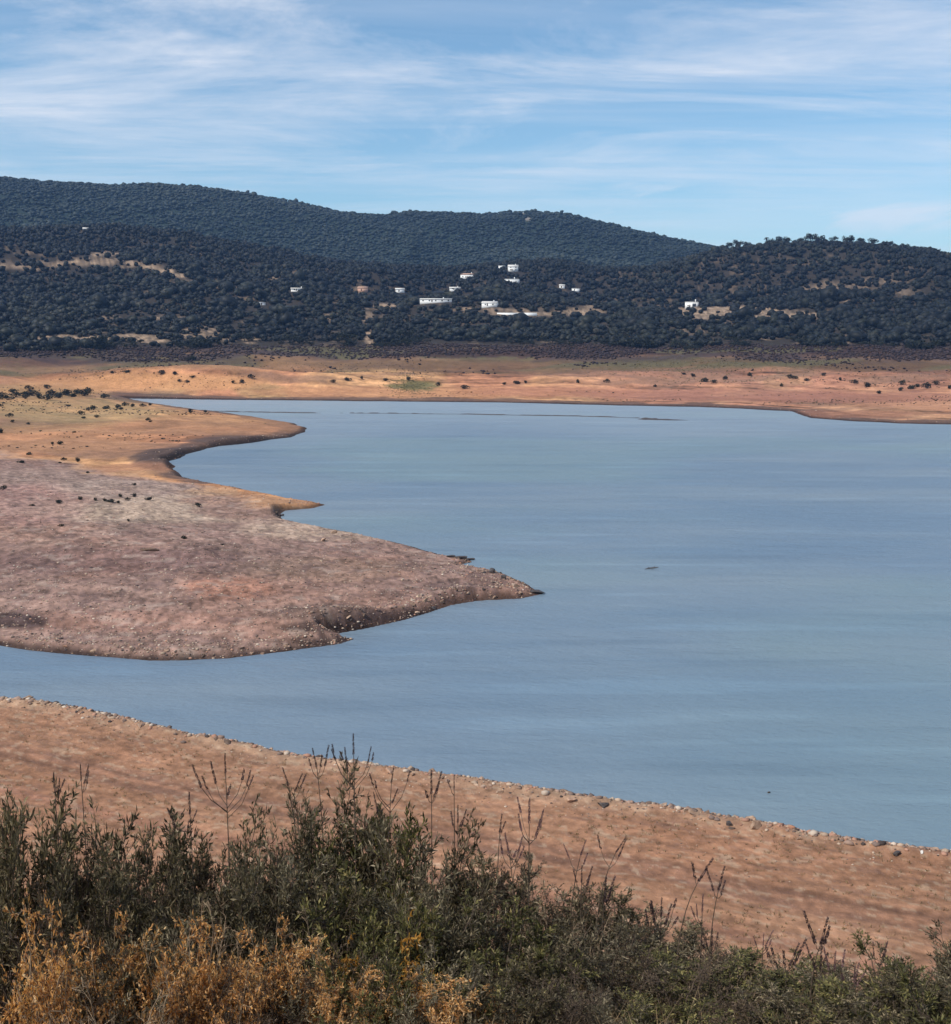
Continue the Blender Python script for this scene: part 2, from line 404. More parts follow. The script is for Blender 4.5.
M = dict(
    ground=mat_ground(), water=mat_water(),
    oak=mat_leaf('oak_foliage', [(0.0, (0.009, 0.012, 0.008)), (0.5, (0.018, 0.021, 0.012)), (0.85, (0.034, 0.035, 0.019)), (1.0, (0.052, 0.040, 0.025))], 0.12),
    hazed_wood=mat_leaf('hazed_ridge_foliage', [(0.0, (0.008, 0.014, 0.013)), (0.5, (0.017, 0.027, 0.022)), (1.0, (0.034, 0.042, 0.032))], 0.0, 0.0),  # paler and bluer than the front woods: distance haze put into the colour
    wood=mat_leaf('woodland_foliage', [(0.0, (0.003, 0.004, 0.004)), (0.4, (0.007, 0.009, 0.006)), (0.75, (0.018, 0.020, 0.012)), (1.0, (0.045, 0.038, 0.026))], 0.0, 0.0),
    scrub=mat_leaf('dark_scrub', [(0.0, (0.022, 0.013, 0.014)), (0.6, (0.045, 0.026, 0.024)), (1.0, (0.08, 0.05, 0.034))], 0.1),
    bark=mat_noise('bark', (0.05, 0.038, 0.030), (0.11, 0.085, 0.065), 6.0),
    rock=mat_noise('shore_rock', (0.25, 0.18, 0.14), (0.52, 0.42, 0.34), 2.2, obj=[(0.0, (0.25, 0.22, 0.21)), (0.3, (0.58, 0.48, 0.42)), (0.6, (0.80, 0.68, 0.58)), (0.85, (1.15, 1.05, 0.95)), (1.0, (0.85, 0.52, 0.38))]),
    darkrock=mat_noise('dark_wet_rock', (0.035, 0.030, 0.030), (0.10, 0.085, 0.08), 3.0, rough=0.7),
    rubble=mat_col('small_stones'),
    plaster=mat_noise('white_plaster', (0.74, 0.73, 0.70), (0.84, 0.83, 0.80), 0.6, bump=0.05),
    ochre=mat_noise('ochre_plaster', (0.50, 0.30, 0.22), (0.58, 0.36, 0.26), 0.6, bump=0.05),
    tile=mat_noise('roof_tile', (0.34, 0.20, 0.14), (0.48, 0.32, 0.24), 2.0),
    paleroof=mat_noise('pale_roof', (0.55, 0.52, 0.48), (0.68, 0.65, 0.60), 1.0, bump=0.05),
    pane=mat_noise('dark_glass', (0.03, 0.035, 0.04), (0.05, 0.055, 0.06), 1.0, rough=0.15, bump=0),
    door=mat_noise('painted_door', (0.10, 0.07, 0.05), (0.14, 0.10, 0.07), 2.0, rough=0.6, bump=0.05),
    stem=mat_noise('shrub_stem', (0.060, 0.042, 0.032), (0.13, 0.095, 0.07), 20.0),
    palestem=mat_noise('dry_stem', (0.24, 0.16, 0.10), (0.40, 0.30, 0.20), 20.0),
    leaf_dark=mat_leaf('dark_olive_leaf', [(0.0, (0.028, 0.022, 0.015)), (0.42, (0.090, 0.074, 0.044)), (0.70, (0.205, 0.168, 0.098)), (1.0, (0.46, 0.36, 0.23))], 0.35),
    leaf_grey=mat_leaf('grey_green_leaf', [(0.0, (0.042, 0.034, 0.025)), (0.42, (0.135, 0.115, 0.074)), (0.70, (0.265, 0.220, 0.14)), (1.0, (0.52, 0.42, 0.29))], 0.35),
    leaf_green=mat_leaf('fresh_green_leaf', [(0.0, (0.032, 0.030, 0.014)), (0.42, (0.095, 0.090, 0.036)), (0.70, (0.200, 0.182, 0.066)), (1.0, (0.48, 0.38, 0.16))], 0.38),
    leaf_brown=mat_leaf('brown_twig_leaf', [(0.0, (0.036, 0.024, 0.018)), (0.5, (0.094, 0.064, 0.045)), (0.8, (0.175, 0.125, 0.08)), (1.0, (0.33, 0.235, 0.16))], 0.28),
    leaf_amber=mat_leaf('amber_dry_leaf', [(0.0, (0.080, 0.042, 0.025)), (0.20, (0.32, 0.145, 0.060)), (0.42, (0.72, 0.36, 0.115)), (1.0, (0.88, 0.66, 0.38))], 0.42),
    leaf_yellow=mat_leaf('yellow_leaf', [(0.0, (0.32, 0.14, 0.03)), (0.5, (0.55, 0.27, 0.05)), (1.0, (0.70, 0.48, 0.16))], 0.4),
    spike=mat_leaf('seed_spike', [(0.0, (0.030, 0.018, 0.018)), (0.6, (0.070, 0.042, 0.044)), (1.0, (0.14, 0.09, 0.09))], 0.1),
    spike_pink=mat_leaf('pinkish_seed_spike', [(0.0, (0.09, 0.045, 0.05)), (0.6, (0.19, 0.105, 0.115)), (1.0, (0.33, 0.21, 0.21))], 0.2),
    weed=mat_leaf('dry_weed', [(0.0, (0.035, 0.024, 0.018)), (0.5, (0.085, 0.060, 0.036)), (1.0, (0.17, 0.12, 0.065))], 0.1, 0.0),
    straw=mat_leaf('dry_grass', [(0.0, (0.08, 0.055, 0.03)), (0.5, (0.22, 0.15, 0.08)), (1.0, (0.42, 0.30, 0.17))], 0.3, 0.0),
    tuft=mat_leaf('shore_grass', [(0.0, (0.07, 0.07, 0.03)), (0.5, (0.13, 0.12, 0.05)), (1.0, (0.24, 0.19, 0.09))], 0.2, 0.0),
)

# ---------------------------------------------------------------- clearings in the hill woodland: photo px, py, radius x, radius y, how bare
CLEAR = [(15, 267, 26, 3, .75), (45, 264, 22, 3, .8), (75, 263, 22, 3, .8), (103, 261, 20, 4, .85), (128, 263, 22, 3, .8), (152, 267, 12, 3, .9), (165, 272, 9, 4, .9), (178, 276, 9, 3, .9),
         (45, 252, 25, 3, .45), (105, 254, 16, 3, .8), (205, 281, 14, 3, .6), (228, 289, 14, 3, .5), (245, 297, 12, 3, .5),
         (58, 338, 22, 5, .9), (85, 339, 28, 4, .92), (135, 337, 24, 4, .9), (150, 341, 18, 3, .9), (160, 318, 14, 3, .55), (110, 317, 10, 3, .5),
         (190, 322, 20, 8, .5), (200, 333, 24, 9, .45), (228, 336, 14, 8, .4), (250, 340, 8, 5, .6),
         (333, 317, 10, 7, .6), (368, 318, 6, 8, .6), (370, 338, 5, 11, .85), (385, 307, 18, 4, .75), (360, 290, 7, 5, .5),
         (300, 274, 16, 4, .5), (270, 277, 12, 4, .5), (480, 310, 50, 3, .45), (520, 314, 45, 3, .6), (460, 322, 25, 3, .3),
         (580, 312, 26, 5, .7), (592, 306, 8, 6, .5), (725, 311, 62, 6, .97), (705, 314, 30, 7, .7), (795, 316, 45, 4.5, .9), (660, 308, 22, 4, .4), (720, 325, 25, 9, .35), (690, 330, 20, 7, .3),
         (840, 287, 34, 6, .45), (880, 281, 22, 5, .4), (815, 292, 20, 5, .4), (770, 292, 14, 5, .3), (850, 300, 40, 3, .4), (905, 292, 14, 4, .35),
         (523, 213, 2.0, 3.4, .95), (528, 219, 3, 2, .8), (538, 226, 5, 1.4, .7), (840, 342, 14, 3, .5), (770, 338, 10, 3, .4)]
def bare(px, py):
    b = np.zeros(np.shape(px))
    for cx, cy, rx, ry, k in CLEAR:
        q = ((px - cx) / rx) ** 2 + ((py - cy) / (ry * .78)) ** 2
        b = np.maximum(b, k * sm((1.7 - q) / 1.3))
    return np.clip(b * (.08 + 1.7 * vnoise(np.asarray(px) / 2.4, np.asarray(py) / 1.3, 140)), 0, 1)

# soil colour patches, the darkest painting shade into cove and bank hollows: photo px, py, radii, albedo, strength
BLOBS = [(190, 508, 190, 14, (0.52, 0.405, 0.315), .8), (120, 488, 70, 10, (0.42, 0.325, 0.275), .7), (330, 530, 90, 10, (0.52, 0.40, 0.31), .75), (60, 478, 90, 10, (0.36, 0.27, 0.23), .5),
         (90, 560, 150, 14, (0.20, 0.125, 0.115), .7), (330, 570, 90, 12, (0.27, 0.185, 0.14), .6), (230, 588, 50, 10, (0.44, 0.22, 0.15), .6), (120, 620, 130, 12, (0.36, 0.21, 0.165), .6), (30, 505, 50, 22, (0.36, 0.215, 0.19), .6),
         (320, 612, 60, 10, (0.16, 0.115, 0.10), .65), (430, 590, 60, 10, (0.24, 0.16, 0.14), .7), (470, 585, 40, 6, (0.14, 0.10, 0.095), .5), (10, 620, 34, 8, (0.045, 0.03, 0.03), .9), (320, 641, 55, 4, (0.13, 0.085, 0.07), .8), (325, 627, 48, 6, (0.05, 0.036, 0.034), .85), (400, 614, 40, 6, (0.08, 0.055, 0.05), .6), (250, 512, 50, 8, (0.24, 0.145, 0.12), .8), (220, 500, 40, 6, (0.30, 0.17, 0.13), .7),
         (200, 425, 120, 10, (0.40, 0.225, 0.125), .6), (70, 410, 90, 12, (0.36, 0.29, 0.15), .6), (60, 440, 90, 14, (0.50, 0.28, 0.15), .5), (30, 392, 80, 9, (0.30, 0.22, 0.11), .6), (150, 470, 60, 8, (0.44, 0.23, 0.14), .6), (240, 490, 60, 6, (0.52, 0.33, 0.19), .7),
         (70, 350, 110, 6, (0.055, 0.033, 0.036), .95), (30, 362, 60, 6, (0.22, 0.125, 0.09), .7), (220, 360, 75, 9, (0.42, 0.26, 0.14), .85), (215, 366, 60, 5, (0.30, 0.17, 0.10), .5), (140, 382, 130, 9, (0.60, 0.33, 0.16), .8), (400, 392, 160, 6, (0.54, 0.28, 0.15), .6),
         (330, 352, 60, 4, (0.07, 0.042, 0.04), .8), (450, 365, 140, 5, (0.24, 0.15, 0.09), .7), (480, 354, 130, 4, (0.085, 0.050, 0.045), .85), (620, 372, 120, 5, (0.30, 0.17, 0.12), .6), (700, 362, 160, 5, (0.15, 0.12, 0.06), .7), (680, 350, 180, 5, (0.07, 0.042, 0.04), .85), (900, 352, 100, 6, (0.075, 0.045, 0.042), .85),
         (880, 366, 90, 6, (0.17, 0.11, 0.065), .8), (860, 398, 120, 6, (0.32, 0.155, 0.11), .75), (720, 395, 130, 6, (0.36, 0.18, 0.13), .7), (930, 405, 60, 5, (0.50, 0.28, 0.17), .6), (850, 414, 80, 4, (0.27, 0.135, 0.09), .7), (408, 385, 22, 5, (0.13, 0.14, 0.055), .85), (560, 392, 90, 5, (0.42, 0.20, 0.13), .6)]
# ---------------------------------------------------------------- the ground: one sheet
def build_ground():
    a_in = np.linspace(-R(30), R(30), 760)
    a_l = -np.exp(np.linspace(math.log(math.pi), math.log(R(30.4)), 70))
    az = np.concatenate([a_l, a_in, -a_l[::-1]])
    d = np.concatenate([np.exp(np.linspace(math.log(0.8), math.log(55), 130))[:-1], np.exp(np.linspace(math.log(55), math.log(1050), 760))[:-1],
                        np.exp(np.linspace(math.log(1050), math.log(6500), 260))])
    A, D = np.meshgrid(az, d)
    x = (D * np.sin(A)).ravel(); y = (D * np.cos(A)).ravel()
    z, s, near = terrain(x, y, True)
    dd = D.ravel()
    nr, nc = D.shape
    px, py = project(x, y, z)
    n1 = fbm(x, y, 22, 5, 70); n2 = fbm(x, y, 5, 4, 71); n3 = fbm(x, y, 90, 4, 72); n4 = fbm(x, y, 1.4, 3, 73)
    col = np.zeros((len(x), 3))
    def put(c, w):
        nonlocal col
        w = np.clip(w, 0, 1)[:, None]
        col = col * (1 - w) + np.array(c) * w
    one = np.ones(len(x))
    # near beach
    put((0.42, 0.225, 0.133), one)
    put((0.47, 0.275, 0.170), sm(n1 * .8 + 0.4 + 0.2 * n2) * .7)
    put((0.37, 0.200, 0.130), sm(1 - np.abs(s - 12.8) / 3.0) * .6)
    put((0.25, 0.140, 0.095), np.exp(-((s - 11.8) / .5) ** 2) * .65 + np.exp(-((s - 13.9) / .5) ** 2) * .65)
    put((0.40, 0.20, 0.14), np.exp(-((s - 19.5) / .8) ** 2) * .5)
    put((0.50, 0.36, 0.25), sm(1 - s / 5) * sm(n2 + .6))
    put((0.24, 0.20, 0.10), sm((n1 + .4 * n2 - 0.35) / .3) * sm((s - 22) / 10) * .7)
    nb = near
    u_ = x * .92 - y * .38; v_ = x * .38 + y * .92          # along / across the shore
    fine = .30 * fbm(u_, v_ * 1.5, .9, 3, 101) + .12 * fbm(u_, v_ * 2.0, 3.2, 3, 102) + .58 * fbm(u_ * .035, s + .25 * n2, .5, 4, 115) * sm((s - 1) / 3)
    col *= (np.array([.69, .645, .62]) * (1 + .58 * fine + .30 * fbm(x, y, .55, 2, 112) + .10 * n2)[:, None])
    put((0.20, 0.115, 0.085), sm((fbm(u_ * .5, v_ * 2.5, 1.2, 3, 103) - .22) / .2) * .4)
    put((0.47, 0.36, 0.25), sm((fbm(u_, v_ * 1.8, .8, 3, 104) - .25) / .2) * .35)
    base_near = col.copy()
    # left peninsula: pink brown rock and silt in strandline bands
    col[:] = 0
    put((0.265, 0.175, 0.150), one)
    bands = np.sin((s + 5 * n1 + 1.2 * n2) * 0.62) * .5 + .5
    put((0.40, 0.27, 0.225), bands * .55 + .25 * n2)
    put((0.22, 0.140, 0.130), sm((n3 + .5 * n1 - .12) / .4) * .5)
    put((0.40, 0.31, 0.24), sm((fbm(x, y * .45, 38, 4, 75) - .05) / .3) * .4 * sm((s - 8) / 18))
    put((0.38, 0.21, 0.15), sm((fbm(x, y, 30, 4, 76) - .22) / .22) * .35)
    warp = 10 * n1 + 5 * n2
    for cx, cy, rx, ry, c_, k_ in BLOBS:
        q_ = ((px + warp * 2 - cx) / rx) ** 2 + ((py + warp * .35 - cy) / ry) ** 2
        put(c_, sm((1.5 - q_) / 1.1) * k_ * (dd < 330))
    streak = fbm(x * .55, y, 2.6, 4, 105)
    col *= (np.array([.775, .725, .68]) * (1 + .16 * streak + .55 * fbm(x * 1.5, y, .8, 2, 106) + .40 * fbm(x * 1.6, y * .8, 1.7, 3, 118) + .30 * fbm(x * .04, s + 1.5 * n2, 1.0, 3, 116) * sm((s - 2) / 4) + .10 * n2)[:, None])
    put((0.15, 0.095, 0.085), sm((fbm(x * 1.2, y, 2.6, 4, 107) - .22) / .2) * .5)
    put((0.42, 0.33, 0.27), sm((fbm(x * .7, y, 1.8, 4, 108) - .27) / .2) * .35)
    # the orange silt flats further away
    far = sm((464 + .165 * px - py + 13 * n3 + 8 * n1 + 5 * n2) / 13)
    put((0.545, 0.285, 0.145), far)
    put((0.60, 0.36, 0.185), far * sm((fbm(x, y * .5, 60, 4, 78) + .05) / .35) * .8)
    put((0.45, 0.215, 0.125), far * sm((fbm(x, y * .35, 70, 4, 79) - .05) / .25) * .8)
    put((0.33, 0.27, 0.13), far * sm((fbm(x, y * .5, 45, 4, 80) - .20) / .2) * .55)
    rightf = sm((x / np.maximum(dd, 1) + .02) / .25) * sm((dd - 420) / 80)
    put((0.44, 0.235, 0.165), rightf * .55)
    put((0.34, 0.165, 0.120), rightf * .6 * sm((fbm(x, y * .3, 55, 4, 84) - .0) / .3))
    col = np.where((far > .5)[:, None], col * np.array([.80, .73, .67]) * (.92 * (1 + .6 * fbm(x * .4, y, 9, 4, 109) + .4 * fbm(x, y, 3, 2, 110) + .65 * fbm(x * .03, s + 4 * n1, 6, 3, 117)))[:, None], col)
    put((0.22, 0.13, 0.085), far * sm((fbm(x * .35, y, 24, 5, 111) - .06) / .22) * .6)
    put((0.095, 0.060, 0.048), (dd > 300) * sm((6 + dd / 70 + 9 * n1 - s) / 4) * .85)
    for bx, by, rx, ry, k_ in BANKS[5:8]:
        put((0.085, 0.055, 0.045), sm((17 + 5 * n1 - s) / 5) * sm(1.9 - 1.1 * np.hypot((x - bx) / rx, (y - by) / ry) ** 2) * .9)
    # rising ground towards the woods
    up = sm((dd + 18 * n1 - 800) / 45)
    put((0.40, 0.245, 0.135), up * .7)
    put((0.15, 0.085, 0.065), sm((dd + 16 * n1 + 20 * n3 - 845) / 30) * .8)
    put((0.20, 0.19, 0.085), sm((dd + 16 * n1 - 835) / 25) * sm((n3 + n2 * .4 - .05) / .2) * .6)
    for cx, cy, rx, ry, c_, k_ in BLOBS:
        q_ = ((px + warp * 2 - cx) / rx) ** 2 + ((py + warp * .2 - cy) / ry) ** 2
        put(np.array(c_) * [.86, .78, .72], sm((1.5 - q_) / 1.1) * k_ * (dd >= 330) * (dd < 1000))
    col = np.where(nb[:, None], col, col * (1 - .42 * sm((dd + 18 * n1 + 22 * n3 - 765) / 60))[:, None])
    put((0.10, 0.085, 0.042), sm((dd + 18 * n1 - 790) / 40) * sm((fbm(x * .35, y, 40, 4, 113) - .02) / .2) * .8)
    put((0.055, 0.036, 0.034), sm((dd + 16 * n1 - 838) / 25) * sm((fbm(x * .35, y, 34, 4, 114) + .12) / .2) * .85)
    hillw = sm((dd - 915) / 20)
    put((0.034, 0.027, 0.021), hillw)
    put((0.15, 0.105, 0.07), hillw * sm((n2 + n1 - .28) / .3) * .55)
    put((0.020, 0.030, 0.023), sm((dd - 1350) / 350))
    b = bare(px, py)
    put((0.36, 0.25, 0.165), b * (.5 + .5 * sm(n4 + n2 + .5)) * hillw * (dd < 1400))
    put((0.34, 0.28, 0.23), b * (dd >= 1400) * .8)
    col = np.where(nb[:, None], base_near, col)
    # wet margin and lake bed, with shade of the peninsula banks painted in
    wet_shade = sm(1.3 - s / (0.6 + dd / 230)) * (s < 6)
    col *= (1 - 0.75 * wet_shade * np.where(nb, .5, 1.0))[:, None]
    # soil below the viewpoint
    bankw = sm((62 - dd) / 8)
    put((0.13, 0.085, 0.05), bankw)
    put((0.20, 0.13, 0.075), bankw * sm((n4 + .1) / .4) * .6)
    i = np.arange(nr - 1)[:, None] * nc; j = np.arange(nc - 1)[None, :]
    f = np.stack([i + j, i + j + 1, i + nc + j + 1, i + nc + j], -1).reshape(-1, 4)[:, ::-1]
    v = np.stack([x, y, z], 1)
    # close the small hole under the camera
    k0 = len(v)
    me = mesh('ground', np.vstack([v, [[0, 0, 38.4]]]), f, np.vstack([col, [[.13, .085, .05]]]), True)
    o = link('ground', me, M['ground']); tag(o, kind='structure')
    return o
build_ground()

def build_water():
    # one sheet over the whole basin, finer towards the viewpoint
    xs = np.concatenate([[-1400, -900], np.linspace(-500, 800, 90), [1100, 1500]])
    ys = np.concatenate([np.linspace(58, 420, 70), np.linspace(428, 860, 60)])
    X, Y = np.meshgrid(xs, ys)
    v = np.stack([X.ravel(), Y.ravel(), np.zeros(X.size)], 1)
    nc = len(xs); i = np.arange(len(ys) - 1)[:, None] * nc; j = np.arange(nc - 1)[None, :]
    f = np.stack([i + j, i + j + 1, i + nc + j + 1, i + nc + j], -1).reshape(-1, 4)
    X = v[:, 0]; Y = v[:, 1]
    far_sheen = sm((Y + 60 * fbm(X * .4, Y, 120, 3, 150) - 330) / 330)          # paler up the lake: reflected sky painted into the water colour
    gre = np.maximum(sm((fbm(X * .6, Y, 70, 4, 151) + .1) / .4), sm((X + 5) / 50) * sm((150 - Y) / 50) * .75)
    tag(link('water', mesh('water', v, f, np.stack([far_sheen, gre, 0 * gre], 1)), M['water']), kind='structure')
build_water()

# ---------------------------------------------------------------- foliage clumps
def clump_quads(centres, radii, n, size, rng, flat=0.75):
    """n small crossed leaf-spray faces scattered through blobs; returns verts, quads, col"""
    centres = np.asarray(centres); radii = np.asarray(radii)
    w = radii ** 2; w = w / w.sum()
    k = rng.choice(len(centres), n, p=w)
    u = rng.normal(size=(n, 3)); u /= np.linalg.norm(u, axis=1)[:, None]
    r = radii[k] * rng.uniform(0.55, 1.05, n)
    P = centres[k] + u * r[:, None] * np.array([1, 1, flat])
    N = u + rng.normal(size=(n, 3)) * 0.55; N /= np.linalg.norm(N, axis=1)[:, None]
    T = np.cross(N, rng.normal(size=(n, 3))); T /= np.linalg.norm(T, axis=1)[:, None]
    B = np.cross(N, T)
    s = size * rng.uniform(0.6, 1.4, n)[:, None]
    V = np.stack([P - T * s, P - B * s * .7 + N * s * .25, P + T * s, P + B * s * .7 + N * s * .2], 1).reshape(-1, 3)
    Fq = np.arange(4 * n).reshape(-1, 4)
    c = np.clip(rng.beta(2.2, 2.6, n) + (k / max(1, len(centres)) - .5) * .25, 0, 1)
    return V, Fq, np.repeat(np.stack([c, c, c], 1), 4, 0)

def tree_template(seed, tall=False):
    rng = np.random.default_rng(seed)
    nb = 7
    if tall:
        cen = np.stack([rng.normal(0, .07, nb), rng.normal(0, .07, nb), np.linspace(.28, .92, nb)], 1); rad = np.linspace(.19, .10, nb)
    else:
        cen = np.stack([rng.normal(0, .26, nb), rng.normal(0, .26, nb), rng.uniform(.42, .75, nb)], 1); rad = rng.uniform(.20, .34, nb)
    V, Fq, c = clump_quads(cen, rad, 330, .062, rng)
    crown = mesh('crown', V, Fq, c); crown.materials.append(M['oak'])
    mb = MB()
    top = cen.mean(0)
    mb.add(*tube([(0, 0, -.05), (.01, .0, .2), (top[0] * .6, top[1] * .6, .45), (top[0], top[1], .62)], [.055, .042, .03, .012], 6))
    for q in range(4):
        b = cen[q]
        mb.add(*tube([(.01, 0, .22), (b[0] * .5, b[1] * .5, .22 + (b[2] - .22) * .55), tuple(b)], [.026, .018, .006], 5))
    trunk = mb.mesh('trunk', True); trunk.materials.append(M['bark'])
    return crown, trunk

TREES = [tree_template(100 + i) for i in range(7)]
TALL = [tree_template(150 + i, True) for i in range(2)]
def add_tree(p, h, spread, tpl, name='oak_tree', rz=0.0):
    o = link(name, None, loc=p, rz=rz, scale=(spread, spread, h))
    link('crown', tpl[0], parent=o); link('trunk', tpl[1], parent=o)
    return o

# ---------------------------------------------------------------- houses
HOUSES = [
    # px, py(base), width, depth, height, roof, label
    (468, 278, 20, 10, 7, 'hip', 'white hillside house with a tan roof, standing alone left of the pair on top'),
    (502, 269, 9, 8, 6, 'flat', 'small white outbuilding touching the left side of the topmost hill house'),
    (513, 271, 14, 10, 9, 'gable', 'topmost white house of the hamlet, two storeys under a pale roof'),
    (510, 283, 25, 10, 7, 'flat', 'long white flat-roofed house just below the topmost house'),
    (455, 290, 16, 8, 4, 'gable', 'low greyish white cottage half hidden by trees below the tan-roofed house'),
    (436, 302, 36, 9, 4.5, 'shed', 'very long low white farm building, the longest of the hamlet'),
    (490, 306, 17, 9, 5.5, 'gable', 'white cottage at the right end of the long low farm building'),
    (400, 292, 13, 8, 5, 'gable', 'small white cottage among trees, leftmost of the hamlet'),
    (576, 291, 11, 8, 4, 'flat', 'small flat white house set apart on the hamlet\'s right side'),
    (562, 288, 8, 6, 5, 'gable', 'tan stone hut under a tall dark tree beside the small flat house'),
    (692, 307, 15, 9, 8, 'flat', 'white cube house with dark doorway at the head of the tan field'),
    (363, 291, 14, 8, 6, 'tile', 'reddish farmhouse under a red tiled roof, partly hidden by oaks'),
    (298, 291, 18, 8, 3.5, 'shed', 'long low pale shed alone in the dark woodland'),
    (262, 305, 8, 6, 3.5, 'flat', 'tiny pale hut in the woodland below the long low shed'),
    (86, 231, 8, 7, 5, 'gable', 'tiny white house high on the wooded hill above the pale track'),
]
HPTS = []
def house(px, py, w, dp, h, roof, label):
    k_ = .78 if px in (86, 262, 298, 363, 400, 455, 562, 576) else .88
    w *= k_; dp *= k_; h = max(3.4, h * .85)
    x, y, z = hit(px, py, 700)
    HPTS.append((x, y, w, 30 if px in (510, 468) else 15 if px in (86, 262, 298, 363, 400, 455, 562, 576) else 20, py))
    rz = math.atan2(-x, y) + random.uniform(-.25, .25)
    z -= 0.3
    o = link('house', None, loc=(x, y, z), rz=rz)
    tag(o, label, 'house', 'houses on the far hillside')
    wm = M['ochre'] if roof == 'tile' else M['plaster']
    mb = MB(); mb.box(-w / 2, w / 2, -dp / 2, dp / 2, -2.5, h * .72)
    hw = h * .72
    if roof in ('gable', 'tile'):
        for sx in (-1, 1):
            X = sx * w / 2
            mb.add([(X - sx * .004, -dp / 2, hw + .003), (X - sx * .004, dp / 2, hw + .003), (X - sx * .004, 0, h - .25), (X - sx * .3, 0, h - .28)], [(0, 1, 2, 3)])
    link('wall', mb.mesh('wall'), wm, o)
    rb = MB(); e = .45
    if roof in ('gable', 'tile'):
        for sy in (-1, 1):
            a = [(-w / 2 - e, sy * (dp / 2 + e), hw - .12), (w / 2 + e, sy * (dp / 2 + e), hw - .12), (w / 2 + e, 0, h), (-w / 2 - e, 0, h)]
            a2 = [(p[0], p[1], p[2] + .28) for p in a]
            rb.add(a + a2, [(0, 1, 2, 3), (4, 5, 6, 7), (0, 1, 5, 4), (1, 2, 6, 5), (2, 3, 7, 6), (3, 0, 4, 7)])
    elif roof == 'hip':
        a = [(-w / 2 - e, -dp / 2 - e, hw), (w / 2 + e, -dp / 2 - e, hw), (w / 2 + e, dp / 2 + e, hw), (-w / 2 - e, dp / 2 + e, hw), (-w / 2 + dp * .45, 0, h), (w / 2 - dp * .45, 0, h)]
        rb.add(a, [(0, 1, 5, 4), (2, 3, 4, 5), (1, 2, 5, 5), (3, 0, 4, 4), (0, 3, 2, 1)])
    elif roof == 'shed':
        a = [(-w / 2 - e, -dp / 2 - e, hw), (w / 2 + e, -dp / 2 - e, hw), (w / 2 + e, dp / 2 + e, h), (-w / 2 - e, dp / 2 + e, h)]
        a2 = [(p[0], p[1], p[2] + .25) for p in a]
        rb.add(a + a2, [(0, 3, 2, 1), (4, 5, 6, 7), (0, 1, 5, 4), (1, 2, 6, 5), (2, 3, 7, 6), (3, 0, 4, 7)])
    else:
        rb.box(-w / 2 - .2, w / 2 + .2, -dp / 2 - .2, dp / 2 + .2, hw, hw + .5)
    rm = M['tile'] if roof in ('hip', 'tile') else (M['plaster'] if roof == 'flat' else M['paleroof'])
    ro = link('roof', rb.mesh('roof'), rm, o)
    if w > 12:
        cb = MB(); cb.box(w * .22, w * .22 + .9, .4, 1.3, hw + .55, h + 1.2); link('chimney', cb.mesh('chimney'), M['plaster'], ro)
    db = MB(); dx = -w * .12; db.box(dx - .6, dx + .6, -dp / 2 - .05, -dp / 2 - .004, 0.35, 2.5); link('door', db.mesh('door'), M['door'], o)
    if roof == 'flat' and px == 692:
        db2 = MB(); db2.box(1.2, 5.0, -dp / 2 - .06, -dp / 2 - .004, 0.35, 3.6); link('garage_door', db2.mesh('garage_door'), M['pane'], o)
    n = max(1, int(w / 5.5))
    for i in range(n):
        wx = (i + .5) / n * w - w / 2
        if abs(wx - dx) < 1.5 or (px == 692 and wx > 0): continue
        for zz in ((1.0,) if hw < 5.5 else (1.0, 3.9)):
            fb = MB(); fb.box(wx - .62, wx + .62, -dp / 2 - .05, -dp / 2 - .004, zz, zz + 1.3)
            fo = link('window', fb.mesh('window'), M['door'], o)
            gb = MB(); gb.box(wx - .5, wx + .5, -dp / 2 - .075, -dp / 2 - .054, zz + .12, zz + 1.18); link('pane', gb.mesh('pane'), M['pane'], fo)
    return o
for hh in HOUSES: house(*hh)

def boundary_wall(px0, px1, py, label, h=1.1):
    e0 = np.array(hit(px0, py, 700)); e1 = np.array(hit(px1, py, 700)); e1 = e1 * (np.hypot(*e0[:2]) / np.hypot(*e1[:2])) ; e1[2] = e0[2]
    pts = [tuple(e0 + (e1 - e0) * t) for t in np.linspace(0, 1, 3)]
    mb = MB()
    c = np.array(pts).mean(0)
    for a, b in zip(pts[:-1], pts[1:]):
        a = np.array(a) - c; b = np.array(b) - c
        v = []
        for q in (a, b):
            for dy in (-.2, .2):
                v += [(q[0], q[1] + dy, q[2] - 4), (q[0], q[1] + dy, q[2] + h)]
        mb.add(v, [(0, 1, 5, 4), (2, 6, 7, 3), (1, 3, 7, 5), (0, 4, 6, 2), (0, 2, 3, 1), (4, 5, 7, 6)])
    o = link('boundary_wall', mb.mesh('boundary_wall'), M['plaster'], loc=tuple(c))
    tag(o, label, 'wall')
    for p in pts: HPTS.append((p[0], p[1], 16, 14, 0))
boundary_wall(497, 537, 314, 'long pale garden wall running below the hamlet on the hillside')
boundary_wall(404, 421, 303, 'short pale wall continuing the long low farm building leftwards')

# ---------------------------------------------------------------- woodland
def scatter(d0, d1, spacing, az=R(29)):
    area = az * (d1 * d1 - d0 * d0)
    n = int(area / spacing ** 2)
    u = RNG.uniform(0, 1, n)
    d = np.sqrt(d0 * d0 + u * (d1 * d1 - d0 * d0)); a = RNG.uniform(-az, az, n)
    return d * np.sin(a), d * np.cos(a)

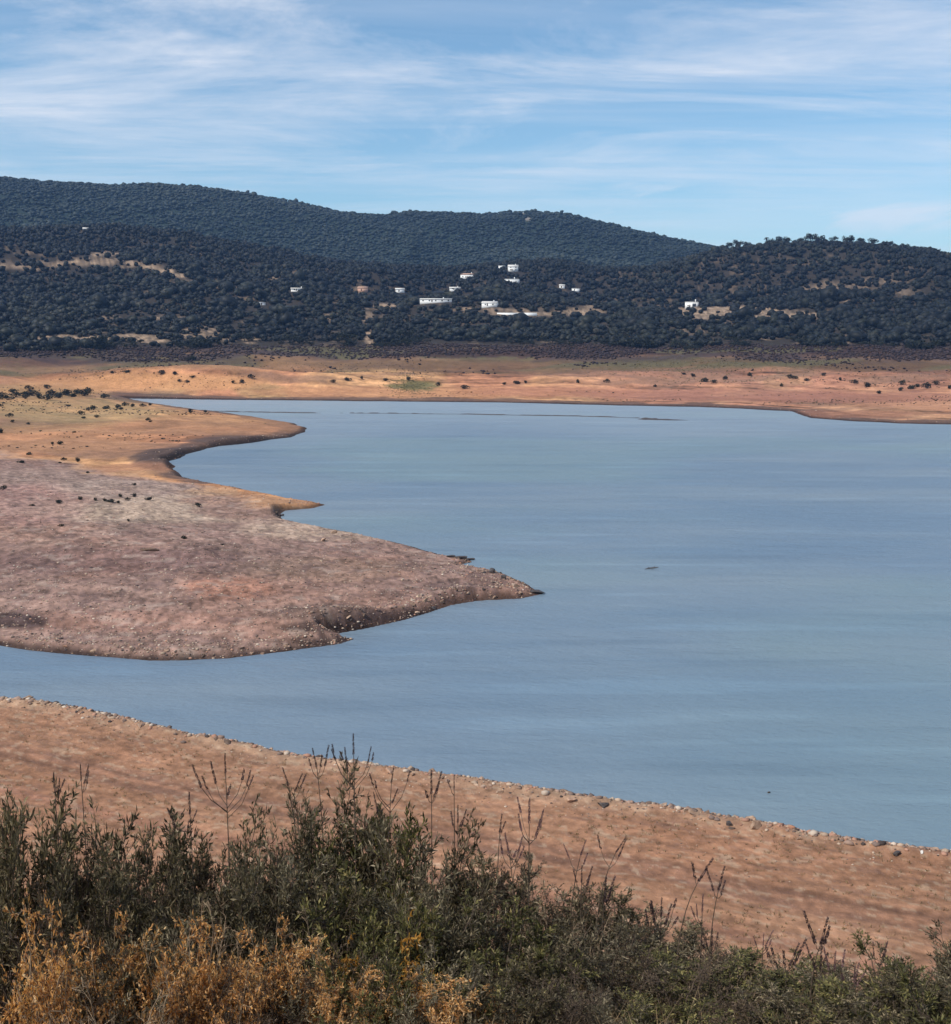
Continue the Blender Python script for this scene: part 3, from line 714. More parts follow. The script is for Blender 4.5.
# running horizon, to leave out what the ridges hide
AG = np.linspace(-R(30), R(30), 240)
DG = np.linspace(700, 3300, 420)
A_, D_ = np.meshgrid(AG, DG, indexing='ij')
ZG = terrain((D_ * np.sin(A_)).ravel(), (D_ * np.cos(A_)).ravel()).reshape(A_.shape)
EL = np.maximum.accumulate((ZG - CAMZ) / D_, axis=1)
def visible(x, y, z, margin):
    d = np.hypot(x, y); a = np.arctan2(x, y)
    i = np.clip(np.round((a + R(30)) / R(60) * 239).astype(int), 0, 239)
    j = np.clip(np.round((d - 700) / 2600 * 419).astype(int) - 2, 0, 419)
    return (z + margin - CAMZ) / d > EL[i, j]

def wood_points(d0, d1, spacing, thin=0.12, margin=14):
    x, y = scatter(d0, d1, spacing)
    z = terrain(x, y)
    px, py = project(x, y, z)
    d = np.hypot(x, y)
    bb = np.maximum(np.maximum(bare(px, py), .9 * bare(px, py - 2.0)), .6 * bare(px, py - 4.0))
    gap = sm((fbm(x, y, 30, 3, 90) - .22) / .12)
    keep = RNG.uniform(0, 1, len(x)) > np.maximum(bb * 1.08, thin * gap)
    keep &= d > 928 + 50 * fbm(x, y, 85, 4, 91)
    keep &= visible(x, y, z, margin)
    for hx, hy, w, hpx, hpy in HPTS:
        dx = x - hx; dy = y - hy
        keep &= ~((np.abs(dx) < w / 2 + 2.5) & (dy < 7) & (dy > -hpx))
    return x[keep], y[keep], z[keep]

def low_crowns(name, x, y, z, h, w, tint, mat, sub=1, jitter=.28, seed=0, sprays=0, spray=.8):
    """many small tree crowns as one mass"""
    rng = np.random.default_rng(seed)
    tv, tf = ico(sub)
    n = len(x); k = len(tv)
    V = np.broadcast_to(tv, (n, k, 3)).copy()
    V *= rng.uniform(1 - jitter, 1 + jitter, (n, k, 1))
    lean = rng.normal(0, .12, (n, 1, 2)); V[:, :, :2] += lean * V[:, :, 2:3]
    V *= np.stack([w * .5, w * .5 * rng.uniform(.8, 1.2, n), h * .5], 1)[:, None, :]
    V += np.stack([x, y, z + h * .42], 1)[:, None, :]
    Fc = (tf[None] + (np.arange(n) * k)[:, None, None]).reshape(-1, 3)
    c = np.clip(tint[:, None] + rng.normal(0, .17, (n, k)) - (.15 if sprays else 0), 0, 1).reshape(-1)
    V = V.reshape(-1, 3)
    if sprays:                                   # leaf sprays all over each crown
        u = rng.normal(size=(n, sprays, 3)); u /= np.linalg.norm(u, axis=2)[..., None]; u[:, :, 2] = np.abs(u[:, :, 2]) * 1.0 - .25
        P = u * rng.uniform(.70, 1.12, (n, sprays, 1)) * np.stack([w * .5, w * .5, h * .5], 1)[:, None, :] + np.stack([x, y, z + h * .42], 1)[:, None, :]
        N = u + rng.normal(0, .5, u.shape); N /= np.linalg.norm(N, axis=2)[..., None]
        T = np.cross(N, rng.normal(size=u.shape)); T /= np.linalg.norm(T, axis=2)[..., None] + 1e-9
        B = np.cross(N, T)
        sz_ = spray * rng.uniform(.5, 1.4, (n, sprays, 1)) * (h / h.mean())[:, None, None] ** .5
        Q = np.stack([P - T * sz_ * .6, P + T * sz_ * .6 - B * sz_ * .3, P + B * sz_ * .7], 2).reshape(-1, 3)
        Fc = np.concatenate([Fc, np.arange(len(Q)).reshape(-1, 3) + len(V)])
        V = np.concatenate([V, Q])
        c = np.concatenate([c, np.repeat(np.clip(tint[:, None] + rng.normal(.02, .24, (n, sprays)), 0, 1).reshape(-1), 3)])
    o = link(name, mesh(name, V, Fc, np.stack([c, c, c], 1)), mat)
    tag(o, kind='stuff')
    return o

x1, y1, z1 = wood_points(858, 1250, 4.7, .80)
d1 = np.hypot(x1, y1); p1x, p1y = project(x1, y1, z1)
inf = (p1x > 2) & (p1x < 949)
MX = np.array([60, 140, 200, 270, 333, 370, 436, 490, 540, 585, 640, 692, 760, 840, 930])
near_mark = np.abs(p1x[:, None] - MX[None, :]).argmin(1)
pick = []
for m in range(15):                       # the foremost trees of every stretch of the wood edge
    ids = np.nonzero(inf & (near_mark == m))[0]
    pick += list(ids[np.argsort(d1[ids] - 3.0 * RNG.uniform(0, 4, len(ids)))][:20])
pick = np.array(pick)
rest = np.ones(len(x1), bool); rest[pick] = False
def tint_of(x, y, seed):
    return np.clip(.33 + .65 * fbm(x, y, 120, 4, seed) + RNG.normal(0, .26, len(x)), 0, 1)
hh = (1.8 + 5.6 * RNG.beta(1.2, 2.2, len(x1))) * (1 + .35 * fbm(x1, y1, 45, 3, 141)); hh *= np.where(RNG.uniform(0, 1, len(x1)) < .07, 1.7, 1.0); hh *= np.where(fbm(x1, y1, 28, 2, 143) > .25, 1.3, .92); ww = hh * RNG.uniform(.95, 1.55, len(x1))
low_crowns('woodland', x1[rest], y1[rest], z1[rest], hh[rest], ww[rest], tint_of(x1, y1, 92)[rest], M['wood'], 0, .35, 1, 46, .95)['label'] = 'dense dark evergreen oak woodland on the lower slopes around the hamlet'
x2, y2, z2 = wood_points(1250, 1720, 5.8, .55)
h2 = 2.2 + 6.2 * RNG.beta(1.3, 2.2, len(x2))
low_crowns('woodland', x2, y2, z2, h2, h2 * RNG.uniform(.8, 1.3, len(x2)), tint_of(x2, y2, 93), M['wood'], 0, .4, 2, 22, 1.3)['label'] = 'dark wooded front ridge of the hills'
x3, y3, z3 = wood_points(1720, 2600, 6.0, .05, 10)
h3 = 2.4 + 3.6 * RNG.beta(1.3, 2.8, len(x3)); h3 *= np.where(RNG.uniform(0, 1, len(x3)) < .06, 1.9, 1.0)
low_crowns('forest', x3, y3, z3, h3, np.minimum(h3, 6.5) * RNG.uniform(1.3, 2.2, len(x3)), np.clip(.5 + .9 * fbm(x3, y3, 210, 4, 94) + RNG.normal(0, .12, len(x3)), 0, 1), M['hazed_wood'], 0, .3, 3)['label'] = 'bluish forest covering the highest far ridge'

# the nearest trees, one by one
def ordinal(i):
    w = ['first', 'second', 'third', 'fourth', 'fifth', 'sixth', 'seventh', 'eighth', 'ninth', 'tenth', 'eleventh', 'twelfth', 'thirteenth', 'fourteenth', 'fifteenth', 'sixteenth', 'seventeenth', 'eighteenth', 'nineteenth', 'twentieth']
    return w[i] if i < 20 else ('thirtieth' if i == 29 else ('twenty ' + w[i - 20] if i < 29 else 'thirty ' + w[i - 30]))
MARKS = [(60, 'the orange foot clearing'), (140, 'the tan foot clearing'), (200, 'the speckled tan bare slope'), (270, 'the tiny pale woodland hut'), (333, 'the reddish farmhouse'),
         (370, 'the steep tan path down the slope'), (436, 'the long low farm building'), (490, 'the cottage ending the farm building'), (540, 'the long pale garden wall'), (585, 'the tan patch right of the hamlet'), (640, 'the dip beside the hamlet'),
         (692, 'the white cube house'), (760, 'the tan hillside field'), (840, 'the sparse pale slope'), (930, 'the far right slope')]
bk = {}
for i in pick:
    m = min(range(len(MARKS)), key=lambda q: abs(MARKS[q][0] - p1x[i])); bk.setdefault(m, []).append(i)
for m, ids in bk.items():
    ids.sort(key=lambda i: p1x[i])
    for r, i in enumerate(ids):
        h = float(hh[i]) * 1.05; wv = float(ww[i])
        o = add_tree((float(x1[i]), float(y1[i]), float(z1[i]) - .1), h, wv, TREES[i % 7], rz=random.uniform(0, 6.28))
        adj = ('tall' if h > 6.6 else 'small' if h < 4.8 else 'medium') + (' spreading' if wv / h > 1.25 else ' round')
        tag(o, f'{adj} oak, {ordinal(r)} from left below {MARKS[m][1]}', 'tree', 'oaks along the wood edge')
# taller trees standing out of the woodland
TALLT = [(562, 271, 14, 7, 'tall dark cypress clump rising above the hamlet beside the small flat house'),
         (556, 274, 11, 5, 'shorter dark cypress leaning against the tall one above the hamlet'),
         (120, 243, 12, 7, 'tall dark pine standing out on the hillside above the pale track')]
for px, py, h, w, lab in TALLT:
    x, y, z = hit(px, py, 700)
    tag(add_tree((x, y, z - .2), h, w * 1.6, TALL[int(px) % 2], 'cypress_tree'), lab, 'tree')
# pines along the skyline of the right ridge
SK = [(730, 8), (738, 10), (748, 7), (771, 10), (779, 11), (786, 9), (800, 9), (811, 12), (819, 10), (833, 8), (846, 10), (851, 9), (862, 8), (874, 9), (889, 7), (905, 7), (921, 6), (938, 6)]
for i, (px, h) in enumerate(SK):
    a, _t = az_tan(px, 245)
    dd_ = np.linspace(1250, 1750, 120)
    Zs = terrain(dd_ * math.sin(a), dd_ * math.cos(a)); k = int(np.argmax((Zs - CAMZ) / dd_))
    o = add_tree((float(dd_[k] * math.sin(a)), float(dd_[k] * math.cos(a)), float(Zs[k]) - .2), h * 1.25, h * 1.25, TREES[i % 7], 'pine_tree', rz=i * 1.3)
    tag(o, f'dark pine breaking the skyline of the right ridge, {ordinal(i)} from the left of its row', 'tree', 'pines on the right ridge skyline')

# dark maroon scrub at the foot of the woods
xs, ys = scatter(800, 935, 2.2)
zs = terrain(xs, ys); ds = np.hypot(xs, ys)
band = sm((ds - 858 + 60 * fbm(xs, ys, 80, 4, 95)) / 30) * .9 + .22 * sm(fbm(xs, ys, 40, 4, 97) * 3 - .3)
kp = (RNG.uniform(0, 1, len(xs)) < band * (0.5 + .5 * sm(fbm(xs, ys, 50, 3, 96) * 2 + .6)))
hs = RNG.uniform(.5, 1.5, kp.sum())
low_crowns('scrub', xs[kp], ys[kp], zs[kp], hs, hs * RNG.uniform(1.2, 2.2, kp.sum()), np.clip(RNG.normal(.40, .25, kp.sum()), 0, 1), M['scrub'], 0, .45, 5)['label'] = 'band of low dark maroon scrub between the orange shore and the woods'
# olive grass patch on the far shore
def grass_patch(name, label, px, py, rx, ry, n, hgt, mat):
    c = hit(px, py, 500)
    qx = RNG.normal(px, rx / 2, n); qy = RNG.normal(py, ry / 2, n)
    X, Y = plane(qx, qy, c[2]); Z = terrain(X, Y)
    k = Z > 0.1
    h = RNG.uniform(.5, 1, k.sum()) * hgt
    low_crowns(name, X[k], Y[k], Z[k], h, h * 2.4, RNG.uniform(0, 1, k.sum()), mat, 0, .35, 6)['label'] = label
grass_patch('grass', 'olive green grass patch on the orange far shore', 408, 385, 22, 3.6, 900, .35, M['tuft'])
grass_patch('grass', 'dull green grass strip on the upper far shore', 700, 366, 130, 4, 900, .45, M['tuft'])

# low dry weeds speckling the far shore and the flats
def weeds():
    x, y = scatter(395, 845, 3.0)
    d = np.hypot(x, y)
    m = (fbm(x * .30, y, 26, 4, 170) > .17 - .16 * sm((d - 720) / 90)) & (RNG.uniform(0, 1, len(x)) < .5)
    x, y = x[m], y[m]
    z, s_, nn = terrain(x, y, True)
    m = (s_ > 14) & (~nn)
    x, y, z = x[m], y[m], z[m]
    h = .18 + .62 * RNG.beta(1.2, 3.5, len(x))
    low_crowns('weeds', x, y, z, h, h * RNG.uniform(1.2, 2.8, len(x)), RNG.uniform(0, 1, len(x)), M['weed'], 0, .45, 7)['label'] = 'low dry weeds speckling the orange far shore and flats'
weeds()
# ---------------------------------------------------------------- bushes on the bare shores
def bush_template(seed):
    rng = np.random.default_rng(seed)
    cen = np.stack([rng.normal(0, .2, 5), rng.normal(0, .2, 5), rng.uniform(.18, .5, 5)], 1); rad = rng.uniform(.24, .36, 5)
    V, Fq, c = clump_quads(cen, rad, 230, .07, rng)
    fo = mesh('foliage', V, Fq, c); fo.materials.append(M['oak'])
    mb = MB()
    for b in cen:
        mb.add(*tube([(0, 0, -.08), tuple(b * .5), tuple(b)], [.035, .022, .008], 5))
    st = mb.mesh('stem', True); st.materials.append(M['bark'])
    return fo, st
BUSH = [bush_template(300 + i) for i in range(6)]
def bushes(pts, where, group, ref):
    pts = sorted(pts)
    for i, (px, py, wpx) in enumerate(pts):
        x, y, z = hit(px, py + wpx * .3, 150)
        d = math.hypot(x, y); w = wpx * d / F
        o = link('bush', None, loc=(x, y, z), rz=random.uniform(0, 6.3), scale=(w * random.uniform(.85, 1.4), w * random.uniform(.8, 1.2), w * random.uniform(.65, 1.05)))
        f, s = BUSH[(i * 5 + int(px)) % 6]
        link('foliage', f, parent=o); link('stem', s, parent=o)
        size = 'large' if w > 2.6 else 'small' if w < 1.4 else 'medium'
        tag(o, f'{size} dark bush, {ordinal(i)} from the left {where}', 'bush', group)
bushes([(3, 488, 7), (33, 505, 5), (60, 501, 7), (81, 498, 6), (95, 499, 6), (104, 500, 5), (110, 500, 7), (113, 501, 6), (120, 495, 7), (119, 502, 5), (128, 499, 5), (134, 495, 6), (148, 498, 7), (134, 484, 5), (184, 537, 7), (200, 505, 7), (61, 525, 5), (128, 520, 5), (223, 544, 4), (60, 462, 4), (88, 472, 4)],
       'among those on the pinkish peninsula', 'bushes on the peninsula', 0)
bushes([(77, 460, 7), (64, 459, 5), (21, 461, 6), (29, 453, 6), (60, 442, 8), (52, 443, 5), (3, 431, 7), (9, 415, 7), (12, 421, 5), (29, 423, 5), (148, 419, 5), (191, 411, 7), (143, 405, 5), (150, 404, 5), (81, 413, 6), (83, 417, 5), (94, 408, 7), (97, 416, 6), (106, 407, 7), (116, 406, 6), (124, 404, 6), (120, 408, 5), (1, 405, 5), (69, 405, 5), (88, 409, 5), (133, 405, 6), (150, 421, 4), (205, 411, 5)],
       'on the orange flat by the inlet', 'bushes on the orange flat', 0)
bushes([(2, 395, 8), (8, 397, 9), (16, 394, 10), (25, 396, 10), (33, 393, 10), (40, 396, 9), (47, 397, 11), (54, 393, 8), (58, 395, 10), (66, 392, 12), (72, 394, 10), (78, 391, 9), (84, 393, 10), (89, 391, 8), (103, 396, 7), (12, 390, 7), (30, 388, 6), (48, 387, 6)],
       'in the bushy line crossing the tan rise', 'bushes in the line on the tan rise', 0)
bushes([(113, 372, 5), (126, 371, 6), (161, 373, 6), (175, 373, 6), (180, 380, 5), (187, 382, 5), (192, 376, 6), (232, 382, 5), (242, 381, 6), (252, 377, 6), (196, 358, 8), (188, 359, 6), (333, 381, 6), (348, 379, 6), (362, 378, 5), (385, 379, 6), (409, 379, 5), (438, 384, 7), (465, 387, 7), (505, 383, 6), (517, 382, 7), (525, 382, 5), (576, 381, 6), (606, 381, 6)],
       'on the orange far shore', 'bushes on the far shore', 0)
bushes([(656, 386, 4), (692, 375, 6), (707, 380, 8), (713, 381, 7), (727, 378, 6), (783, 385, 5), (789, 376, 7), (796, 377, 6), (806, 379, 6), (855, 382, 6), (866, 385, 8), (879, 392, 6), (900, 383, 6), (899, 389, 7), (911, 387, 7), (917, 385, 7), (928, 386, 9), (936, 383, 6), (822, 374, 6), (950, 387, 6), (840, 379, 5), (752, 374, 6), (684, 373, 5)],
       'on the reddish far shore', 'bushes on the far shore', 0)

# ---------------------------------------------------------------- rocks
def rock_template(seed, sub=2):
    rng = np.random.default_rng(seed)
    v, f = ico(sub)
    v = v * rng.uniform(.86, 1.14, (len(v), 1))
    for _ in range(11):
        n = rng.normal(size=3); n /= np.linalg.norm(n); k = rng.uniform(.34, .78)
        t = v @ n
        v = v - np.maximum(t - k, 0)[:, None] * n
    v = v * rng.uniform(.95, 1.05, (len(v), 1)) * np.array([.5, .5 * rng.uniform(.65, 1), .5 * rng.uniform(.5, .8)])
    me = mesh('rock', v, f)
    return me
ROCKS = [rock_template(500 + i) for i in range(10)]
for r_ in ROCKS: r_.materials.append(M['rock'])
DROCK = [rock_template(530 + i) for i in range(3)]
for r_ in DROCK: r_.materials.append(M['darkrock'])

def along(poly, i0, i1, n, rng):
    """random spots along the shoreline between two vertices, with the inland normal"""
    P = np.array(plane([p[0] for p in poly[i0:i1 + 1]], [p[1] for p in poly[i0:i1 + 1]])).T
    L = np.linalg.norm(np.diff(P, axis=0), axis=1); c = np.concatenate([[0], np.cumsum(L)])
    t = np.sort(rng.uniform(0, c[-1], n))
    k = np.clip(np.searchsorted(c, t) - 1, 0, len(L) - 1)
    q = P[k] + (P[k + 1] - P[k]) * ((t - c[k]) / L[k])[:, None]
    T = (P[k + 1] - P[k]) / L[k][:, None]
    return q, np.stack([-T[:, 1], T[:, 0]], 1)

def place_rock(x, y, size, label, group, me=None, sink=.28, name='rock'):
    z = float(terrain(np.array([x]), np.array([y]))[0])
    z = max(z, -0.05)
    me = me or random.choice(ROCKS)
    o = link(name, me, loc=(x, y, z + size * (.22 - sink)), rz=random.uniform(0, 6.28), scale=(size * random.uniform(.85, 1.3), size * random.uniform(.8, 1.1), size * random.uniform(.5, 1.15)))
    o.rotation_euler[0] = random.uniform(-.4, .4); o.rotation_euler[1] = random.uniform(-.25, .25)
    tag(o, label, 'rock', group)
    return o

rr = np.random.default_rng(77)
q, nrm = along(NEAR, 4, 21, 175, rr)
i_near = 0
sections = ['near the left end of the near shoreline', 'below the peninsula cove on the near shoreline', 'behind the tallest shrub on the near shoreline', 'in the middle stretch of the near shoreline', 'past the middle of the near shoreline', 'close to the right end of the near shoreline']
cnt = {}
sizes = np.clip(rr.lognormal(-.62, .55, 175), .22, 1.7)
for k in range(len(q)):
    off = abs(rr.normal(0, 1.0)) + .1
    x, y = q[k] - nrm[k] * off
    zz, s_, nn_ = terrain(np.array([x]), np.array([y]), True)
    if s_[0] < -0.3:
        x, y = q[k] + nrm[k] * off
    px, py = project(x, y, 0.6)
    sec = int(np.clip(px / 951 * 6, 0, 5)); cnt[sec] = cnt.get(sec, 0) + 1
    sz = float(sizes[k]) * (1.15 if px > 380 else 1.0)
    adj = 'big' if sz > .95 else 'small' if sz < .45 else 'medium'
    place_rock(float(x), float(y), sz, f'{adj} weathered rock, {ordinal(cnt[sec] - 1)} from the left {sections[sec]}', 'rocks along the near shoreline')
# a few named boulders from the photo
for px, py, sz, lab, dark in [(403, 0, 0, '', 0)][:0]: pass
BIG = [(140, 724, 1.5, 'pale flat boulder topping the left part of the near shoreline', 0), (228, 741, 1.2, 'pale boulder with dark base left of the leafy stalk near the water', 0), (604, 804, 1.7, 'dark brown boulder ending the long rock heap on the near shoreline', 1),
       (572, 799, 1.4, 'wide tan boulder in the long rock heap beside the dark boulder', 0), (755, 826, 1.4, 'rounded cream boulder on the near shoreline', 0), (832, 838, 1.2, 'upright grey boulder on the near shoreline', 0), (897, 853, 1.3, 'dark cleft boulder near the right end of the near shoreline', 1),
       (922, 852, .6, 'bright white stone near the right end of the near shoreline', 2), (500, 791, 1.2, 'low tan boulder on the near shoreline left of the rock heap', 0), (728, 823, 1.1, 'dark boulder beside the rounded cream boulder', 1)]
WHITE = ROCKS[3].copy(); WHITE.materials.clear(); WHITE.materials.append(M['paleroof'])
for px, py, sz, lab, k in BIG:
    x, y, z = hit(px, py + 2, 50)
    place_rock(x, y, sz * .8, lab, None, DROCK[px % 3] if k == 1 else WHITE if k == 2 else None, .15, 'boulder')

# peninsula edge
pl = LEFT.index((440, 554)); pe = LEFT.index((345, 632))
q, nrm = along(LEFT, pl, pe, 70, rr)
q2, nrm2 = along(LEFT, LEFT.index((338, 644.5)), LEFT.index((0, 645)), 42, rr)
def edge_rocks(q, nrm, where, group, lo, hi, spread):
    n = 0
    for k in range(len(q)):
        for sg in (1, -1):
            off = abs(rr.normal(0, spread)) + .2
            x, y = q[k] + sg * nrm[k] * off
            zz, s_, _n = terrain(np.array([x]), np.array([y]), True)
            if s_[0] > 0.1: break
        else:
            continue
        n += 1
        sz = float(rr.uniform(lo, hi))
        place_rock(float(x), float(y), sz, f'{"large" if sz > (lo + hi) / 2 else "small"} shore rock, {ordinal(n % 40)} along {"the outer" if n < 40 else "the inner"} edge of {where}', group)
edge_rocks(q, nrm, 'the peninsula tip', 'rocks along the peninsula edge', .4, 1.5, 2.2)
edge_rocks(q2, nrm2, 'the peninsula\'s near bank', 'rocks along the peninsula edge', .4, 1.1, 1.6)
TIP = [(492, 573, 2.0, 'dark boulder crowning the peninsula tip'), (504, 579, 1.6, 'smaller dark boulder just outside the crowning one on the tip'), (514, 586, 1.5, 'brown boulder lowest on the peninsula tip'), (484, 573, 1.2, 'tan rock inside the dark boulder on the tip'),
       (462, 559, 2.0, 'dark flat rock jutting into the water above the peninsula tip'), (471, 560, 1.5, 'outermost dark flat rock above the peninsula tip'), (452, 557, 1.6, 'innermost dark flat rock above the peninsula tip'), (282, 516, 1.3, 'dark rock heap end where the pink bank meets the inlet'), (276, 513, 1.2, 'brown rock beside the inlet bank end'),
       (149, 551, 2.6, 'long pale slab lying alone on the peninsula'), (323, 541, 2.2, 'pale stone outcrop on the far rim of the peninsula'), (333, 533, 1.9, 'pale rock on the rim beside the stone outcrop'), (433, 609, 1.3, 'dark rock standing in the water off the near bank of the tip'),
       (535, 593, 2.6, 'low black rock tongue at the very end of the peninsula')]
for px, py, sz, lab in TIP:
    x, y, z = hit(px, py, 100)
    dark = 'dark' in lab or 'black' in lab
    o = place_rock(x, y, sz, lab, None, DROCK[px % 3] if dark else ROCKS[px % 10], .15, 'boulder')
    if 'slab' in lab or 'flat' in lab or 'tongue' in lab: o.scale = (sz * 1.6, sz * .8, sz * .45); o.rotation_euler = (0, 0, .1)

# small stones: one scatter
def stones():
    X = []; Y = []; S = []
    for poly, i0, i1, n, sp, lo, hi in ((NEAR, 3, 22, 5200, .9, .12, .85), (NEAR, 3, 22, 2600, 2.6, .05, .28), (NEAR, 3, 22, 1800, 9, .05, .18), (LEFT, 26, LEFT.index((0, 645)), 3800, 5.0, .10, .55), (LEFT, 5, 25, 900, 4, .15, .6), (FARS, 4, 18, 700, 6, .2, .8)):
        q, nm = along(poly, i0, i1, n, rr)
        off = rr.normal(0, sp, n)
        p = q + nm * off[:, None]
        X.append(p[:, 0]); Y.append(p[:, 1]); S.append(lo + (hi - lo) * rr.beta(1.2, 4, n))
    # loose stones over the peninsula
    px = rr.uniform(-40, 480, 13000); py = rr.uniform(470, 655, 13000)
    a, b = plane(px, py, 3.0); X.append(a); Y.append(b); S.append(.08 + .50 * rr.beta(1, 4.5, 13000))
    X = np.concatenate(X); Y = np.concatenate(Y); S = np.concatenate(S)
    Z, s_, _n = terrain(X, Y, True)
    k = (s_ > 0.15) & ((S < .22) | (rr.uniform(0, 1, len(S)) < .5 + sm((fbm(X, Y, 7, 3, 160) + .10) / .25)))
    X, Y, Z, S = X[k], Y[k], Z[k], S[k]
    tv, tf = ico(0); n = len(X)
    V = tv[None] * rr.uniform(.7, 1.25, (n, 12, 1)) * (S[:, None, None] * np.stack([rr.uniform(.5, .8, n), rr.uniform(.4, .7, n), rr.uniform(.3, .5, n)], 1)[:, None, :])
    V += np.stack([X, Y, Z + S * .06], 1)[:, None, :]
    pal = np.array([(0.16, 0.115, 0.095), (0.28, 0.19, 0.145), (0.38, 0.28, 0.205), (0.48, 0.39, 0.31), (0.36, 0.20, 0.14), (0.07, 0.055, 0.05)])
    c = pal[rr.choice(6, n, p=[.2, .25, .2, .1, .15, .1])] * rr.uniform(.8, 1.2, (n, 1))
    o = link('rubble', mesh('rubble', V.reshape(-1, 3), (tf[None] + (np.arange(n) * 12)[:, None, None]).reshape(-1, 3), np.repeat(c, 12, 0)), M['rubble'])
    tag(o, 'small loose stones strewn along the shorelines and over the peninsula', kind='stuff')
stones()
# dry grass tufts on the near beach
def tufts():
    n = 5200
    px = rr.uniform(-60, 1010, n); py = rr.uniform(705, 985, n)
    X, Y = plane(px, py, 1.5); Z, s_, nn = terrain(X, Y, True)
    k = (s_ > 2.5) & (np.abs(s_ - 12.8) > 2.0) & (rr.uniform(0, 1, n) < .15 + .85 * sm(fbm(X, Y, 9, 3, 98) * 2.2 + .35)) & (np.hypot(X, Y) > 60)
    X, Y, Z = X[k], Y[k], Z[k]; n = len(X)
    nb = 7
    P = np.stack([X, Y, Z], 1)[:, None, :] + np.concatenate([rr.normal(0, .09, (n, nb, 2)), np.zeros((n, nb, 1))], 2)
    h = rr.uniform(.06, .26, (n, nb, 1)); lean = rr.normal(0, .10, (n, nb, 2))
    a = rr.uniform(0, 6.28, (n, nb)); wd = np.stack([np.cos(a), np.sin(a), np.zeros_like(a)], -1) * .028
    tip = P + np.concatenate([lean, h], 2)
    V = np.stack([P - wd, P + wd, tip], 2).reshape(-1, 3)
    c = np.repeat(rr.uniform(0, 1, n * nb), 3)
    o = link('grass', mesh('grass', V, np.arange(len(V)).reshape(-1, 3), np.stack([c, c, c], 1)), M['straw'])
    tag(o, 'sparse dry grass tufts on the near beach', kind='stuff')
tufts()

# ---------------------------------------------------------------- things in the water
def old_wall():
    pts = [(212, 411.2), (240, 412), (270, 412.6), (300, 413), (340, 413.2), (380, 413.4), (420, 413.8), (460, 414.3), (500, 415), (540, 415.6), (580, 416.4), (610, 417.2), (640, 418.2)]
    X, Y = plane([p[0] for p in pts], [p[1] for p in pts])
    t = np.linspace(0, len(X) - 1, 300)
    x = np.interp(t, np.arange(len(X)), X); y = np.interp(t, np.arange(len(X)), Y)
    top = .12 + .32 * sm(fbm(t * 3, t * 0, 1.7, 4, 120) * 1.6 + .35) - .30 * sm((np.abs(t - 4.6) < 1.2) * 1.0) * sm(fbm(t * 9, t * 0, 1.1, 2, 121) * 2 + .6)
    y = y + fbm(t * 4, t * 0, 1.3, 3, 122) * 1.2
    c = np.array([x.mean(), y.mean(), 0])
    V = np.stack([np.stack([x, y - 1.0, -.5 + 0 * x], 1), np.stack([x, y - .55, top], 1), np.stack([x, y + .55, top * .9], 1), np.stack([x, y + 1.0, -.5 + 0 * x], 1)], 1) - c
    n = len(x); i = np.arange(n - 1)[:, None] * 4; j = np.arange(3)[None, :]
    f = np.stack([i + j, i + 4 + j, i + 4 + j + 1, i + j + 1], -1).reshape(-1, 4)
    tag(link('sunken_wall', mesh('sunken_wall', V.reshape(-1, 3), f), M['darkrock'], loc=tuple(c)), 'thin dark broken line of a sunken stone wall just breaking the far water', 'wall')
old_wall()
def islet():
    px = np.linspace(637, 690, 40)
    X, Y = plane(px, 419.3 + (px - 637) * .02)
    u = np.linspace(0, 1, 40)
    w = np.minimum(1, np.minimum(u * 8, (1 - u) * 3)) * (.8 + .4 * vnoise(u * 9, u * 0, 131))
    hgt = w * (.35 + .65 * np.exp(-((u - .2) / .18) ** 2)) * (.8 + .5 * vnoise(u * 17, u * 0, 132))
    rows = []
    for k, (o_, hz) in enumerate(((-2.4, -.3), (-1.5, .45), (-.3, 1.0), (1.0, .8), (2.4, -.3))):
        rows.append(np.stack([X, Y + o_ * w * 1.5, np.where(hz < 0, -.4, hgt * hz)], 1))
    V = np.stack(rows, 1); c = V.reshape(-1, 3).mean(0); c[2] = 0
    i = np.arange(39)[:, None] * 5; j = np.arange(4)[None, :]
    f = np.stack([i + j, i + 5 + j, i + 5 + j + 1, i + j + 1], -1).reshape(-1, 4)
    tag(link('islet', mesh('islet', V.reshape(-1, 3) - c, f), M['darkrock'], loc=tuple(c)), 'low dark rocky islet at the right end of the sunken wall', 'islet')
islet()
def branch():
    x, y = (float(v) for v in plane(652, 569))
    o = link('floating_branch', None, loc=(x, y, 0), rz=.15)
    tag(o, 'dark bare branch floating alone in the open water beyond the peninsula tip', 'branch')
    mb = MB(); mb.add(*tube([(-1.3, 0, .02), (-.5, .05, .16), (.4, 0, .20), (1.2, -.05, .30)], [.05, .10, .10, .05], 7)); link('limb', mb.mesh('limb', True), M['bark'], o)
    for k, (a, b) in enumerate((((-.4, .05, .16), (-.9, -.3, .42)), ((.3, 0, .2), (.7, .2, .55)), ((-.2, 0, .17), (-.1, -1.2, .05)))):
        a = np.array(a); b = np.array(b)
        mb = MB(); mb.add(*tube([a, (a + b) / 2 + (0, 0, .04), b], [.05, .035, .012], 5)); link('twig', mb.mesh('twig', True), M['bark'], o)
branch()
x, y = (float(v) for v in plane(769, 793))
me = DROCK[0].copy(); me.materials.clear(); me.materials.append(M['bark'])
tag(link('driftwood', me, loc=(x, y, .04), scale=(.42, .25, .25), rz=.4), 'tiny dark piece of driftwood on the water off the near shore', 'driftwood')

# ---------------------------------------------------------------- foreground shrubs
def bez(p0, p1, p2, t):
    return (1 - t) ** 2 * p0 + 2 * t * (1 - t) * p1 + t * t * p2

